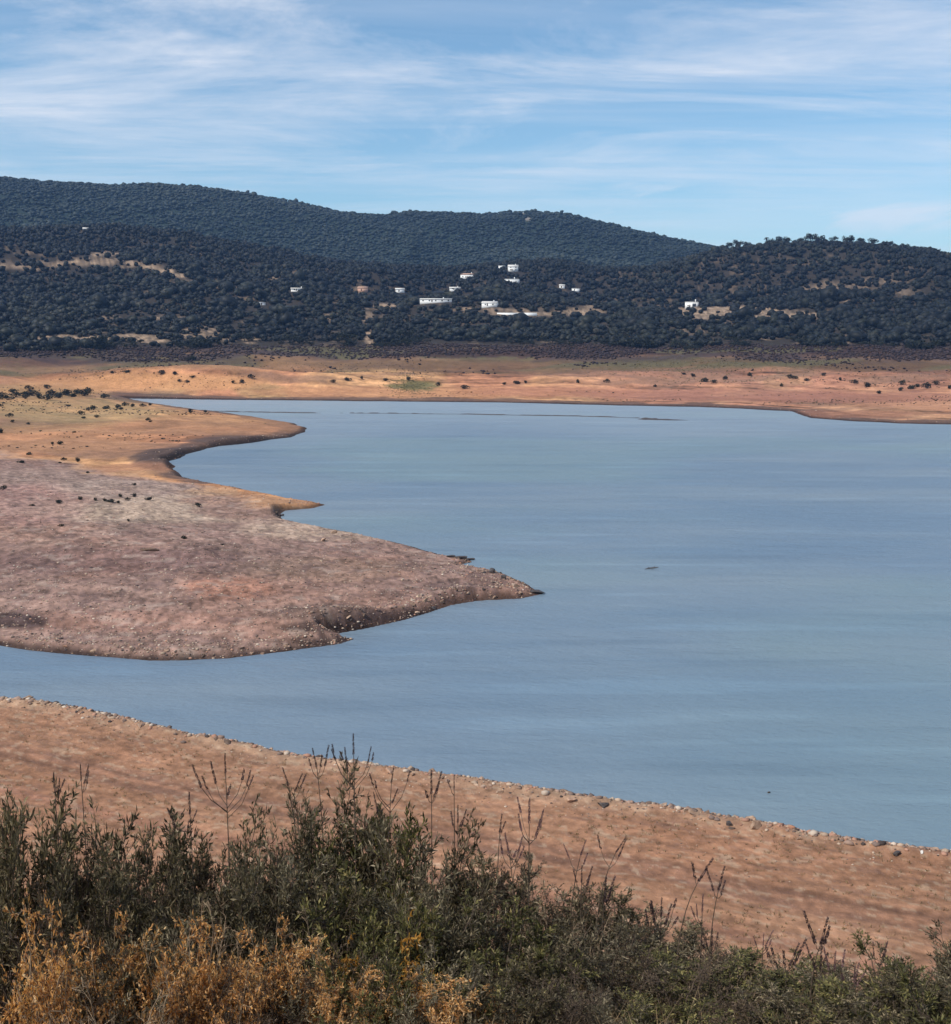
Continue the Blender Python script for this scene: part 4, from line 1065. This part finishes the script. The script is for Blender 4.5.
def leaves(P, D, L, Wd, rng, tint):
    """narrow folded leaves: two triangles each"""
    n = len(P)
    D = D / (np.linalg.norm(D, axis=1)[:, None] + 1e-9)
    S = np.cross(D, rng.normal(size=(n, 3))); S /= np.linalg.norm(S, axis=1)[:, None] + 1e-9
    N = np.cross(D, S)
    L = L[:, None]; Wd = Wd[:, None]
    V = np.stack([P, P + D * L * .45 + S * Wd * .5 + N * Wd * .22, P + D * L - N * L * .10, P + D * L * .45 - S * Wd * .5 + N * Wd * .22], 1).reshape(-1, 3)
    i = np.arange(n)[:, None] * 4
    Fc = np.concatenate([i + np.array([0, 1, 2]), i + np.array([0, 2, 3])], 1).reshape(-1, 3)
    c = np.repeat(tint, 4)
    return V, Fc, np.stack([c, c, c], 1)

def shrub_template(seed, leafmat, stemmat, nstem=15, spread=.64, twigs=24, leaf=(.030, .0085), nleaf=15, sub=3, curl=0.0, droop=0.0, bare_frac=0.25, up=.75, top_bare=False):
    """upright many-stemmed shrub, one metre tall: main stems, twigs, twiglets with narrow leaves"""
    rng = np.random.default_rng(seed)
    mb = MB()
    LP = []; LD = []; TW = []
    for s in range(nstem):
        a = rng.uniform(0, 6.283); r = spread * math.sqrt(rng.uniform(0.02, 1))
        hh_ = (1 - .42 * (r / spread) ** 2) * rng.choice([rng.uniform(.6, .9), rng.uniform(.9, 1.12)])
        p0 = np.array([math.cos(a) * r * .14, math.sin(a) * r * .14, -.12])
        p2 = np.array([math.cos(a) * r, math.sin(a) * r, hh_])
        p1 = np.array([math.cos(a) * r * .45, math.sin(a) * r * .45, hh_ * .55]) + rng.normal(0, .05, 3)
        t = np.linspace(0, 1, 9)[:, None]
        mb.add(*tube(bez(p0, p1, p2, t) + rng.normal(0, .006, (9, 3)), np.linspace(.010, .0022, 9), 4))
        for k in range(twigs):
            tt = rng.uniform(bare_frac, 1.0) ** .85
            q = bez(p0, p1, p2, tt); dirn = 2 * (1 - tt) * (p1 - p0) + 2 * tt * (p2 - p1); dirn /= np.linalg.norm(dirn)
            o = rng.normal(size=3); o -= dirn * (o @ dirn); o /= np.linalg.norm(o)
            ln = rng.uniform(.09, .26) * (1.15 - .55 * tt)
            dd = dirn * up + o * rng.uniform(.45, .9); dd[2] -= droop; dd /= np.linalg.norm(dd)
            e = q + dd * ln; m = q + dd * ln * .5 + np.array([0, 0, -.03 * ln / .2]) + rng.normal(0, .015 + curl, 3)
            if curl: e = e + rng.normal(0, curl * 1.5, 3)
            TW.append((q, m, e, .0024))
            for z in range(sub):
                u = rng.uniform(.2, .95); q2 = bez(q, m, e, u)
                o2 = rng.normal(size=3) * .6 + dd * .7 + np.array([0, 0, .35 - droop]); o2 /= np.linalg.norm(o2)
                l2 = rng.uniform(.03, .09)
                TW.append((q2, q2 + o2 * l2 * .5 + rng.normal(0, .004 + curl * .5, 3), q2 + o2 * l2 + rng.normal(0, curl, 3), .0014))
    T0 = np.array([w[0] for w in TW]); T1 = np.array([w[1] for w in TW]); T2 = np.array([w[2] for w in TW])
    for (a, b, c, r) in TW:
        mb.add(*tube([a, b, c], [r, r * .8, r * .4], 3))
    lens = np.linalg.norm(T2 - T0, axis=1)
    cnt_ = np.maximum(2, np.round(nleaf * lens / .12)).astype(int)
    k = np.repeat(np.arange(len(TW)), cnt_); n = len(k)
    t = rng.uniform(.12, 1.03, n)[:, None]
    P = bez(T0[k], T1[k], T2[k], t)
    Dt = 2 * (1 - t) * (T1[k] - T0[k]) + 2 * t * (T2[k] - T1[k]); Dt /= np.linalg.norm(Dt, axis=1)[:, None] + 1e-9
    o = rng.normal(size=(n, 3)); o -= Dt * (o * Dt).sum(1)[:, None]; o /= np.linalg.norm(o, axis=1)[:, None]
    D = Dt * .75 + o * rng.uniform(.35, .9, n)[:, None]; D[:, 2] += .12 - droop
    base_t = np.repeat(rng.beta(2, 2.4, len(TW)), cnt_)
    tint = np.clip(base_t * .55 + rng.beta(.9, 1.2, n) * .62 - .05, 0, 1)
    V, Fc, c = leaves(P, D, leaf[0] * rng.uniform(.6, 1.35, n), leaf[1] * rng.uniform(.7, 1.3, n), rng, tint)
    fo = mesh('foliage', V, Fc, c); fo.materials.append(leafmat)
    st = mb.mesh('stem', False); st.materials.append(stemmat)
    return fo, st

G = dict(leaf=(.042, .0115), nleaf=9)
KIND = {
    'dark': [shrub_template(700 + i, M['leaf_dark'], M['stem'], twigs=17, **G) for i in range(3)],
    'grey': [shrub_template(720 + i, M['leaf_grey'], M['stem'], twigs=16, leaf=(.044, .010), nleaf=7) for i in range(2)],
    'green': [shrub_template(740 + i, M['leaf_green'], M['stem'], leaf=(.046, .013), nleaf=7, twigs=16) for i in range(2)],
    'brown': [shrub_template(760 + i, M['leaf_brown'], M['stem'], twigs=17, leaf=(.028, .008), nleaf=7, sub=4, curl=.008) for i in range(2)],
    'amber': [shrub_template(780 + i, M['leaf_amber'], M['palestem'], nstem=10, twigs=17, spread=.45, leaf=(.036, .013), nleaf=7, sub=4, curl=.020, droop=.25, up=.5, bare_frac=.15) for i in range(3)],
    'yellow': [shrub_template(800, M['leaf_yellow'], M['stem'], nstem=5, twigs=8, spread=.28, leaf=(.075, .022), nleaf=5, sub=1, droop=.5, bare_frac=.5)],
    'twiggy': [shrub_template(810, M['leaf_brown'], M['palestem'], nstem=6, twigs=9, spread=.45, leaf=(.018, .005), nleaf=2, sub=2, curl=.015, up=.6, bare_frac=.35)],
}
def place_in_row(row, i, where):
    seen = [k for k, r in enumerate(row) if 0 <= r[0] <= 951]
    if i in seen: return f'{ordinal(seen.index(i))} from the left in the {where} row'
    side = 'past the left end' if row[i][0] < 0 else 'past the right end'
    k = sorted((j for j in range(len(row)) if (row[j][0] < 0) == (row[i][0] < 0) and j not in seen), key=lambda j: abs(row[j][0] - 475)).index(i)
    return f'{ordinal(k)} one {side} of the {where} row'
def shrub(px, py, d, kind, wide, label, name='shrub'):
    x, y, z = at_depth(px, d)
    l = math.hypot(x, y)
    _r = ray(px, py); zt = CAMZ + l * _r[2] / math.hypot(_r[0], _r[1])
    h = max(.35, (zt - z) / 1.05)
    i = len(FGS)
    f, s = KIND[kind][i % len(KIND[kind])]
    o = link(name, None, loc=(x, y, z), rz=random.uniform(0, 6.28), scale=(wide, wide, h))
    link('foliage', f, parent=o); link('stem', s, parent=o)
    tag(o, label, 'shrub', 'shrubs on the bank below the viewpoint')
    FGS.append(o)
FGS = []
BACKROW = [(-60, 800, 'dark'), (-5, 802, 'dark'), (48, 802, 'brown'), (95, 808, 'dark'), (145, 820, 'grey'), (190, 822, 'dark'), (235, 822, 'brown'), (278, 806, 'grey'), (318, 788, 'dark'), (352, 784, 'green'), (392, 802, 'grey'), (430, 826, 'dark'), (468, 848, 'grey'),
           (505, 862, 'brown'), (545, 868, 'grey'), (585, 884, 'brown'), (622, 898, 'dark'), (662, 926, 'grey'), (702, 930, 'dark'), (745, 968, 'brown'), (785, 984, 'green'), (828, 990, 'green'), (872, 994, 'brown'), (915, 984, 'grey'), (952, 968, 'green'), (1000, 962, 'dark'), (1045, 962, 'grey'), (1095, 970, 'dark'), (1150, 970, 'green'), (1210, 980, 'brown')]
desc = {'dark': 'dark olive leafy shrub', 'grey': 'greyish green twiggy shrub', 'green': 'fresh green leafy shrub', 'brown': 'brownish fine-twigged shrub', 'amber': 'dry amber curly-leaved shrub'}
for i, (px, py, kd) in enumerate(BACKROW):
    shrub(px, py, 8.7 + .5 * ((i * 37 % 10) / 10 - .5), kd, 1.05, f"{desc[kd]}, {place_in_row(BACKROW, i, 'beach-side')}")
MID = [(-40, 858, 'brown'), (25, 866, 'dark'), (80, 880, 'brown'), (130, 868, 'dark'), (185, 878, 'dark'), (240, 862, 'grey'), (300, 850, 'dark'), (355, 858, 'green'), (405, 872, 'grey'), (455, 896, 'dark'), (505, 912, 'green'), (555, 920, 'dark'), (605, 932, 'grey'), (655, 962, 'green'),
       (705, 968, 'brown'), (755, 992, 'green'), (805, 1004, 'green'), (860, 1010, 'dark'), (915, 1006, 'green'), (970, 996, 'dark'), (1030, 990, 'green'), (1090, 1000, 'grey'), (1150, 1000, 'dark')]
for i, (px, py, kd) in enumerate(MID):
    shrub(px, py, 7.2 + .5 * ((i * 53 % 10) / 10 - .5), kd, .95, f"{desc[kd]}, {place_in_row(MID, i, 'middle')}")
FRONTROW = [(-24, 898, 'amber'), (4, 925, 'amber'), (30, 950, 'brown'), (52, 918, 'amber'), (66, 960, 'dark'), (88, 930, 'amber'), (106, 945, 'grey'), (124, 915, 'amber'), (150, 888, 'amber'), (172, 945, 'brown'), (192, 925, 'amber'), (214, 940, 'amber'), (236, 918, 'amber'), (260, 955, 'grey'), (284, 922, 'amber'), (308, 940, 'brown'), (330, 958, 'amber'),
            (356, 950, 'green'), (380, 968, 'amber'), (408, 962, 'grey'), (432, 965, 'amber'), (468, 972, 'green'), (492, 990, 'amber'), (520, 978, 'dark'), (575, 985, 'brown'), (635, 1000, 'grey'), (700, 1008, 'green')]
for i, (px, py, kd) in enumerate(FRONTROW):
    shrub(px, py, 5.9 + .4 * ((i * 29 % 10) / 10 - .5), kd, .54 if kd == 'amber' else .66, f"{desc[kd]}, {place_in_row(FRONTROW, i, 'lowest')}")
shrub(402, 918, 6.6, 'yellow', .5, 'small sprig of drooping yellow leaves among dark green shrubs')
shrub(332, 942, 6.2, 'yellow', .45, 'smaller sprig of yellowed leaves beside the amber shrubs')
shrub(146, 862, 6.0, 'twiggy', .75, 'pale leafless forked twigs rising above the amber shrub')
shrub(205, 886, 6.1, 'twiggy', .6, 'pale thin twigs fanning out over the dark hollow beside amber shrubs')
shrub(300, 872, 6.8, 'twiggy', .6, 'straw coloured dead twigs in front of the tallest shrub')
shrub(600, 905, 7.9, 'twiggy', .7, 'airy straw coloured twigs against the beach in the middle of the bank')
shrub(560, 880, 8.1, 'twiggy', .7, 'airy bare twigs left of the similar ones against the beach')
shrub(780, 950, 7.9, 'twiggy', .7, 'dry pale twigs against the beach on the right part of the bank')
shrub(55, 930, 5.2, 'twiggy', .8, 'pale bare arching twigs in the dark hollow between amber shrubs')

# seed stalks sticking out above the shrubs
def spike_mesh(rng, mat, L, r=.0075):
    n = int(130 * L / .12)
    t = rng.uniform(0, 1, n)
    a = rng.uniform(0, 6.283, n)
    P = np.stack([np.cos(a) * r * .4, np.sin(a) * r * .4, t * L], 1)
    D = np.stack([np.cos(a) * .55, np.sin(a) * .55, np.full(n, .8)], 1)
    V, Fc, c = leaves(P, D, r * 1.6 * rng.uniform(.7, 1.3, n) * (1 - .5 * t), .007 * rng.uniform(.7, 1.3, n), rng, rng.beta(2, 2, n))
    me = mesh('flower_spike', V, Fc, c); me.materials.append(mat)
    return me
srng = np.random.default_rng(900)
SPK = {'dark': [spike_mesh(srng, M['spike'], L) for L in (.08, .13, .19)], 'pink': [spike_mesh(srng, M['spike_pink'], L) for L in (.08, .13, .18)]}
def stalk(px, py, d, kind, n, spreadpx, label, slant=0.0, sz=1.0):
    x, y, z = at_depth(px, d)
    l = math.hypot(x, y); _r = ray(px, py); zt = CAMZ + l * _r[2] / math.hypot(_r[0], _r[1])
    h = zt - z
    o = link('seed_stalk', None, loc=(x, y, z)); tag(o, label, 'plant', 'seed stalks above the shrubs')
    top = np.array([slant * .25, 0, h - .10])
    mb = MB(); P = bez(np.array([0, 0, -.1]), np.array([-slant * .08, .02, h * .6]), top, np.linspace(0, 1, 8)[:, None])
    mb.add(*tube(P, np.linspace(.007, .0028, 8), 5))
    rx = spreadpx * d / F
    tips = []
    n = max(2, int(round(n * .7)))
    for k in range(n):
        if k == 0:
            q = top; dr = np.array([slant, 0, 1.0])
        else:
            sgn = 1 if srng.uniform() < .5 else -1
            f_ = srng.uniform(.1, .85)
            drop_ = min(h * .5, rx * (1.0 + 1.6 * f_) * .9)
            q = bez(np.array([0, 0, -.1]), np.array([-slant * .08, .02, h * .6]), top, 1 - drop_ / h * .75)
            e = q + np.array([sgn * rx * f_ * .8, srng.normal(0, rx * .5), rx * f_ * srng.uniform(.8, 1.4) + .02])
            mb.add(*tube([q, (q * .45 + e * .55) + np.array([sgn * rx * f_ * .10, 0, -.010]), e], [.0032, .0026, .002], 4))
            dr = np.array([sgn * srng.uniform(.12, .42), srng.normal(0, .15), 1.0]); q = e
        tips.append((q, dr / np.linalg.norm(dr)))
    link('stem', mb.mesh('stem'), M['stem'], o)
    for k, (q, dr) in enumerate(tips):
        s = link('flower_spike', SPK[kind][2 if k == 0 else k % 3], parent=o, loc=tuple(q), scale=sz * srng.uniform(.85, 1.15))
        s.rotation_euler = (-math.asin(np.clip(dr[1], -1, 1)), math.atan2(dr[0], dr[2]), 0)
ST = [(42, 774, 8.6, 'dark', 4, 14, 'dark knobbed seed stalk standing highest over the leftmost shrubs', 0, .8), (12, 782, 8.8, 'dark', 5, 14, 'dark branched seed stalk at the extreme left end of the shrubs', 0, .8),
      (201, 764, 8.4, 'dark', 11, 42, 'wide brown candelabra seed stalk against the beach, left of the tallest shrub', 0, 1.0), (160, 806, 8.4, 'dark', 6, 20, 'small brown seed stalk left of the wide candelabra stalk', 0, .9),
      (308, 757, 8.8, 'dark', 5, 12, 'dark topped stalk reaching the shoreline left of the tallest stalk', -.2, .9), (280, 776, 8.8, 'dark', 4, 16, 'thin straight bare stalk leaning left beside the tallest shrub', -.3, .9),
      (342, 744, 8.6, 'dark', 10, 34, 'tallest thin stalk, its tip crossing the shoreline', 0, .9), (378, 772, 8.7, 'dark', 8, 30, 'brown fan of seed spikes right of the tallest stalk', .15, .9),
      (427, 783, 8.4, 'dark', 6, 12, 'dark clustered seed head on a leafy stalk right of the tallest shrub', 0, 1.0), (452, 778, 8.8, 'dark', 3, 8, 'small lone dark seed head near the shoreline', 0, .7), (456, 812, 8.6, 'dark', 5, 12, 'dark feathered stalk below the small lone seed head', 0, .9),
      (499, 822, 8.6, 'dark', 3, 8, 'short dark stalk left of the pink seed stalk', .1, .9), (535, 812, 8.3, 'pink', 9, 28, 'pink branched seed stalk with a crown of spikes', 0, 1.1), (520, 842, 8.2, 'pink', 7, 20, 'lower pinkish seed stalk left of the crowned pink one', -.2, 1.0),
      (611, 842, 8.5, 'dark', 4, 20, 'dark seed stalk bending right against the beach', .6, .9), (582, 846, 8.6, 'pink', 4, 22, 'faint pinkish stalk between the pink crown and the bending stalk', .3, .8), (594, 872, 8.3, 'dark', 6, 16, 'dark leafy tipped stalk under the bending stalk', 0, .9), (618, 892, 8.2, 'dark', 4, 10, 'dark upright stalk at the shrub edge under the bending stalk', .05, 1.0),
      (704, 872, 8.0, 'dark', 2, 4, 'long dark spike slanting right above a bristly head', .55, 1.2), (684, 908, 8.0, 'dark', 11, 24, 'bristly black seed head below the long slanting spike', 0, 1.0),
      (740, 882, 8.3, 'dark', 4, 14, 'three dark spikes standing clear of the shrubs on the beach side', .2, 1.0), (730, 905, 8.4, 'pink', 4, 14, 'faint thin stalk beneath the three dark spikes', 0, .8),
      (742, 938, 8.2, 'dark', 6, 14, 'dark stalk tuft right of the bristly black head', 0, .9), (800, 940, 8.4, 'pink', 5, 12, 'thin straight grey stalk between the tufts', 0, .7), (857, 940, 8.0, 'dark', 5, 8, 'black double-headed stalk on the right part of the bank', .2, 1.3),
      (820, 960, 8.0, 'dark', 7, 16, 'broad black leafy head left of the double-headed stalk', .4, 1.2), (866, 966, 8.0, 'dark', 4, 12, 'pair of dark spikes below the double-headed stalk', 0, 1.0), (882, 968, 8.0, 'pink', 4, 12, 'brownish upright spike right of the dark pair', 0, 1.0), (928, 956, 8.3, 'dark', 5, 14, 'small forked dark stalk near the right end', .2, .7), (905, 982, 8.0, 'pink', 5, 18, 'pinkish low spikes below the small forked stalk', 0, .9)]
for a in ST: stalk(*a)

# undergrowth on the bank
def undergrowth():
    n = 7000
    d = np.sqrt(rr.uniform(3.5 ** 2, 13 ** 2, n)); a = rr.uniform(-R(36), R(36), n)
    X = d * np.sin(a); Y = d * np.cos(a); Z = terrain(X, Y)
    nb = 4
    P = np.stack([X, Y, Z - .02], 1)[:, None, :] + np.concatenate([rr.normal(0, .05, (n, nb, 2)), np.zeros((n, nb, 1))], 2)
    h = rr.uniform(.08, .28, (n, nb, 1)); lean = rr.normal(0, .13, (n, nb, 2))
    an = rr.uniform(0, 6.28, (n, nb)); wd = np.stack([np.cos(an), np.sin(an), np.zeros_like(an)], -1) * .005
    mid = P + np.concatenate([lean * .35, h * .55], 2); tip = P + np.concatenate([lean, h], 2)
    V = np.stack([P - wd, P + wd, mid + wd * .7, mid - wd * .7, tip], 2).reshape(-1, 3)
    i = np.arange(n * nb)[:, None] * 5
    f = np.concatenate([i + np.array([0, 1, 2]), i + np.array([0, 2, 3]), i + np.array([3, 2, 4])], 1).reshape(-1, 3)
    c = np.repeat(rr.beta(1.6, 2.2, n * nb), 5)
    tag(link('undergrowth', mesh('undergrowth', V, f, np.stack([c, c, c], 1)), M['straw']), 'dry grass and stalks under the shrubs on the bank', kind='stuff')
undergrowth()

# ---------------------------------------------------------------- haze
hb = MB(); hb.box(-7200, 7200, -7200, 7200, -6, 520)
m, nt, out = new_mat('air_haze')
v = nt.nodes.new('ShaderNodeVolumePrincipled')
v.inputs['Color'].default_value = (0.28, 0.52, 1.0, 1); v.inputs['Density'].default_value = 0.000065; v.inputs['Anisotropy'].default_value = 0.0
nt.links.new(v.outputs[0], out.inputs['Volume'])
tag(link('haze', hb.mesh('haze'), m), kind='stuff')

# ---------------------------------------------------------------- sun and sky
EL_S, AZ_S = R(48), R(-122)                     # azimuth clockwise from straight ahead
sx, sy, sz = math.sin(AZ_S) * math.cos(EL_S), math.cos(AZ_S) * math.cos(EL_S), math.sin(EL_S)
sun = bpy.data.lights.new('sun', 'SUN'); sun.energy = 3.6; sun.angle = R(0.53); sun.color = (1.0, 0.95, 0.87)
so = bpy.data.objects.new('sun', sun); C.objects.link(so)
from mathutils import Vector
so.rotation_euler = Vector((-sx, -sy, -sz)).to_track_quat('-Z', 'Y').to_euler()
so.location = (-200, 100, 600)

w = bpy.data.worlds.new('World'); bpy.context.scene.world = w; w.use_nodes = True
nt = w.node_tree
for n in list(nt.nodes): nt.nodes.remove(n)
L = nt.links.new
out = nt.nodes.new('ShaderNodeOutputWorld'); bg = nt.nodes.new('ShaderNodeBackground'); bg.inputs[1].default_value = 0.115
sky = nt.nodes.new('ShaderNodeTexSky'); sky.sky_type = 'NISHITA'; sky.sun_disc = False
sky.sun_elevation = EL_S; sky.sun_rotation = AZ_S; sky.altitude = 100; sky.air_density = 1.0; sky.dust_density = 0.6; sky.ozone_density = 2.5
tc = nt.nodes.new('ShaderNodeTexCoord').outputs['Generated']
sp = nt.nodes.new('ShaderNodeSeparateXYZ'); L(tc, sp.inputs[0])
zc = math_node(nt, 'ADD', math_node(nt, 'MAXIMUM', sp.outputs[2], 0.0), 0.06)
cb = nt.nodes.new('ShaderNodeCombineXYZ'); L(math_node(nt, 'DIVIDE', sp.outputs[0], zc), cb.inputs[0]); L(math_node(nt, 'DIVIDE', sp.outputs[1], zc), cb.inputs[1])
def cloud(scale, rot, loc, detail, rough, lo, hi, dist=0.6):
    mp = nt.nodes.new('ShaderNodeMapping'); L(cb.outputs[0], mp.inputs[0]); mp.inputs['Scale'].default_value = (*scale, 1); mp.inputs['Rotation'].default_value = (0, 0, rot); mp.inputs['Location'].default_value = (*loc, 0)
    n = node(nt, 'ShaderNodeTexNoise', Scale=1.0, Detail=detail, Roughness=rough, Distortion=dist); L(mp.outputs[0], n.inputs['Vector'])
    return ramp(nt, n.outputs[0], [(lo, (0, 0, 0)), (hi, (1, 1, 1))])
c1 = cloud((0.55, 1.1), -0.28, (3.1, 0.4), 8, .66, .45, .66)
c2 = cloud((1.6, 3.4), -0.35, (1.2, 7.7), 6, .6, .46, .80)
cmask = ramp(nt, sp.outputs[2], [(0.10, (.22, .22, .22)), (0.20, (1, 1, 1))])
cl = math_node(nt, 'MULTIPLY', cmask, math_node(nt, 'MINIMUM', math_node(nt, 'ADD', math_node(nt, 'MULTIPLY', c1, 0.56), math_node(nt, 'MULTIPLY', math_node(nt, 'MULTIPLY', c1, c2), 0.5)), 0.85))
c3 = cloud((0.9, 0.55), 0.1, (5.3, 2.2), 6, .6, .60, .74, .3)
lowm = ramp(nt, sp.outputs[2], [(0.085, (0, 0, 0)), (0.10, (1, 1, 1)), (0.125, (1, 1, 1)), (0.15, (0, 0, 0))])
cl = math_node(nt, 'MAXIMUM', cl, math_node(nt, 'MULTIPLY', math_node(nt, 'MULTIPLY', c3, lowm), 0.45))
c4 = cloud((0.30, 1.9), -0.22, (8.6, 3.3), 6, .58, .40, .66, .8)
cl = math_node(nt, 'MINIMUM', math_node(nt, 'ADD', cl, math_node(nt, 'MULTIPLY', c4, 0.20)), 0.9)
azr = math_node(nt, 'DIVIDE', sp.outputs[0], math_node(nt, 'MAXIMUM', sp.outputs[1], 0.01))
bm = math_node(nt, 'MULTIPLY', ramp(nt, azr, [(0.26, (0, 0, 0)), (0.32, (1, 1, 1)), (0.46, (1, 1, 1)), (0.60, (0, 0, 0))]), ramp(nt, sp.outputs[2], [(0.078, (.35, .35, .35)), (0.095, (1, 1, 1)), (0.102, (1, 1, 1)), (0.116, (0, 0, 0))]))
c5 = cloud((2.2, .9), 0.0, (2.3, 1.2), 6, .6, .38, .62, .4)
cl = math_node(nt, 'MAXIMUM', cl, math_node(nt, 'MULTIPLY', math_node(nt, 'MULTIPLY', c5, bm), 0.6))
skyc = mixc(nt, 1.0, sky.outputs[0], (0.86, 1.02, 1.03), 'MULTIPLY')
L(mixc(nt, cl, skyc, (6.6, 6.75, 7.2)), bg.inputs[0])
L(bg.outputs[0], out.inputs[0])

# ---------------------------------------------------------------- camera and render settings
cam = bpy.data.cameras.new('camera'); co = bpy.data.objects.new('camera', cam); C.objects.link(co)
cam.sensor_fit = 'HORIZONTAL'; cam.sensor_width = 36; cam.lens = 36 * F / W
cam.clip_start = 0.1; cam.clip_end = 20000
co.location = (0, 0, CAMZ); co.rotation_euler = (R(90) - TH, 0, 0)
S = bpy.context.scene
S.camera = co
S.view_settings.view_transform = 'Standard'; S.view_settings.look = 'None'; S.view_settings.gamma = 1; S.view_settings.exposure = 0.28
S.view_settings.use_curve_mapping = False
S.cycles.use_denoising = True
S.cycles.max_bounces = 6; S.cycles.volume_bounces = 0; S.cycles.transparent_max_bounces = 8
S.cycles.use_adaptive_sampling = True; S.cycles.adaptive_threshold = 0.02
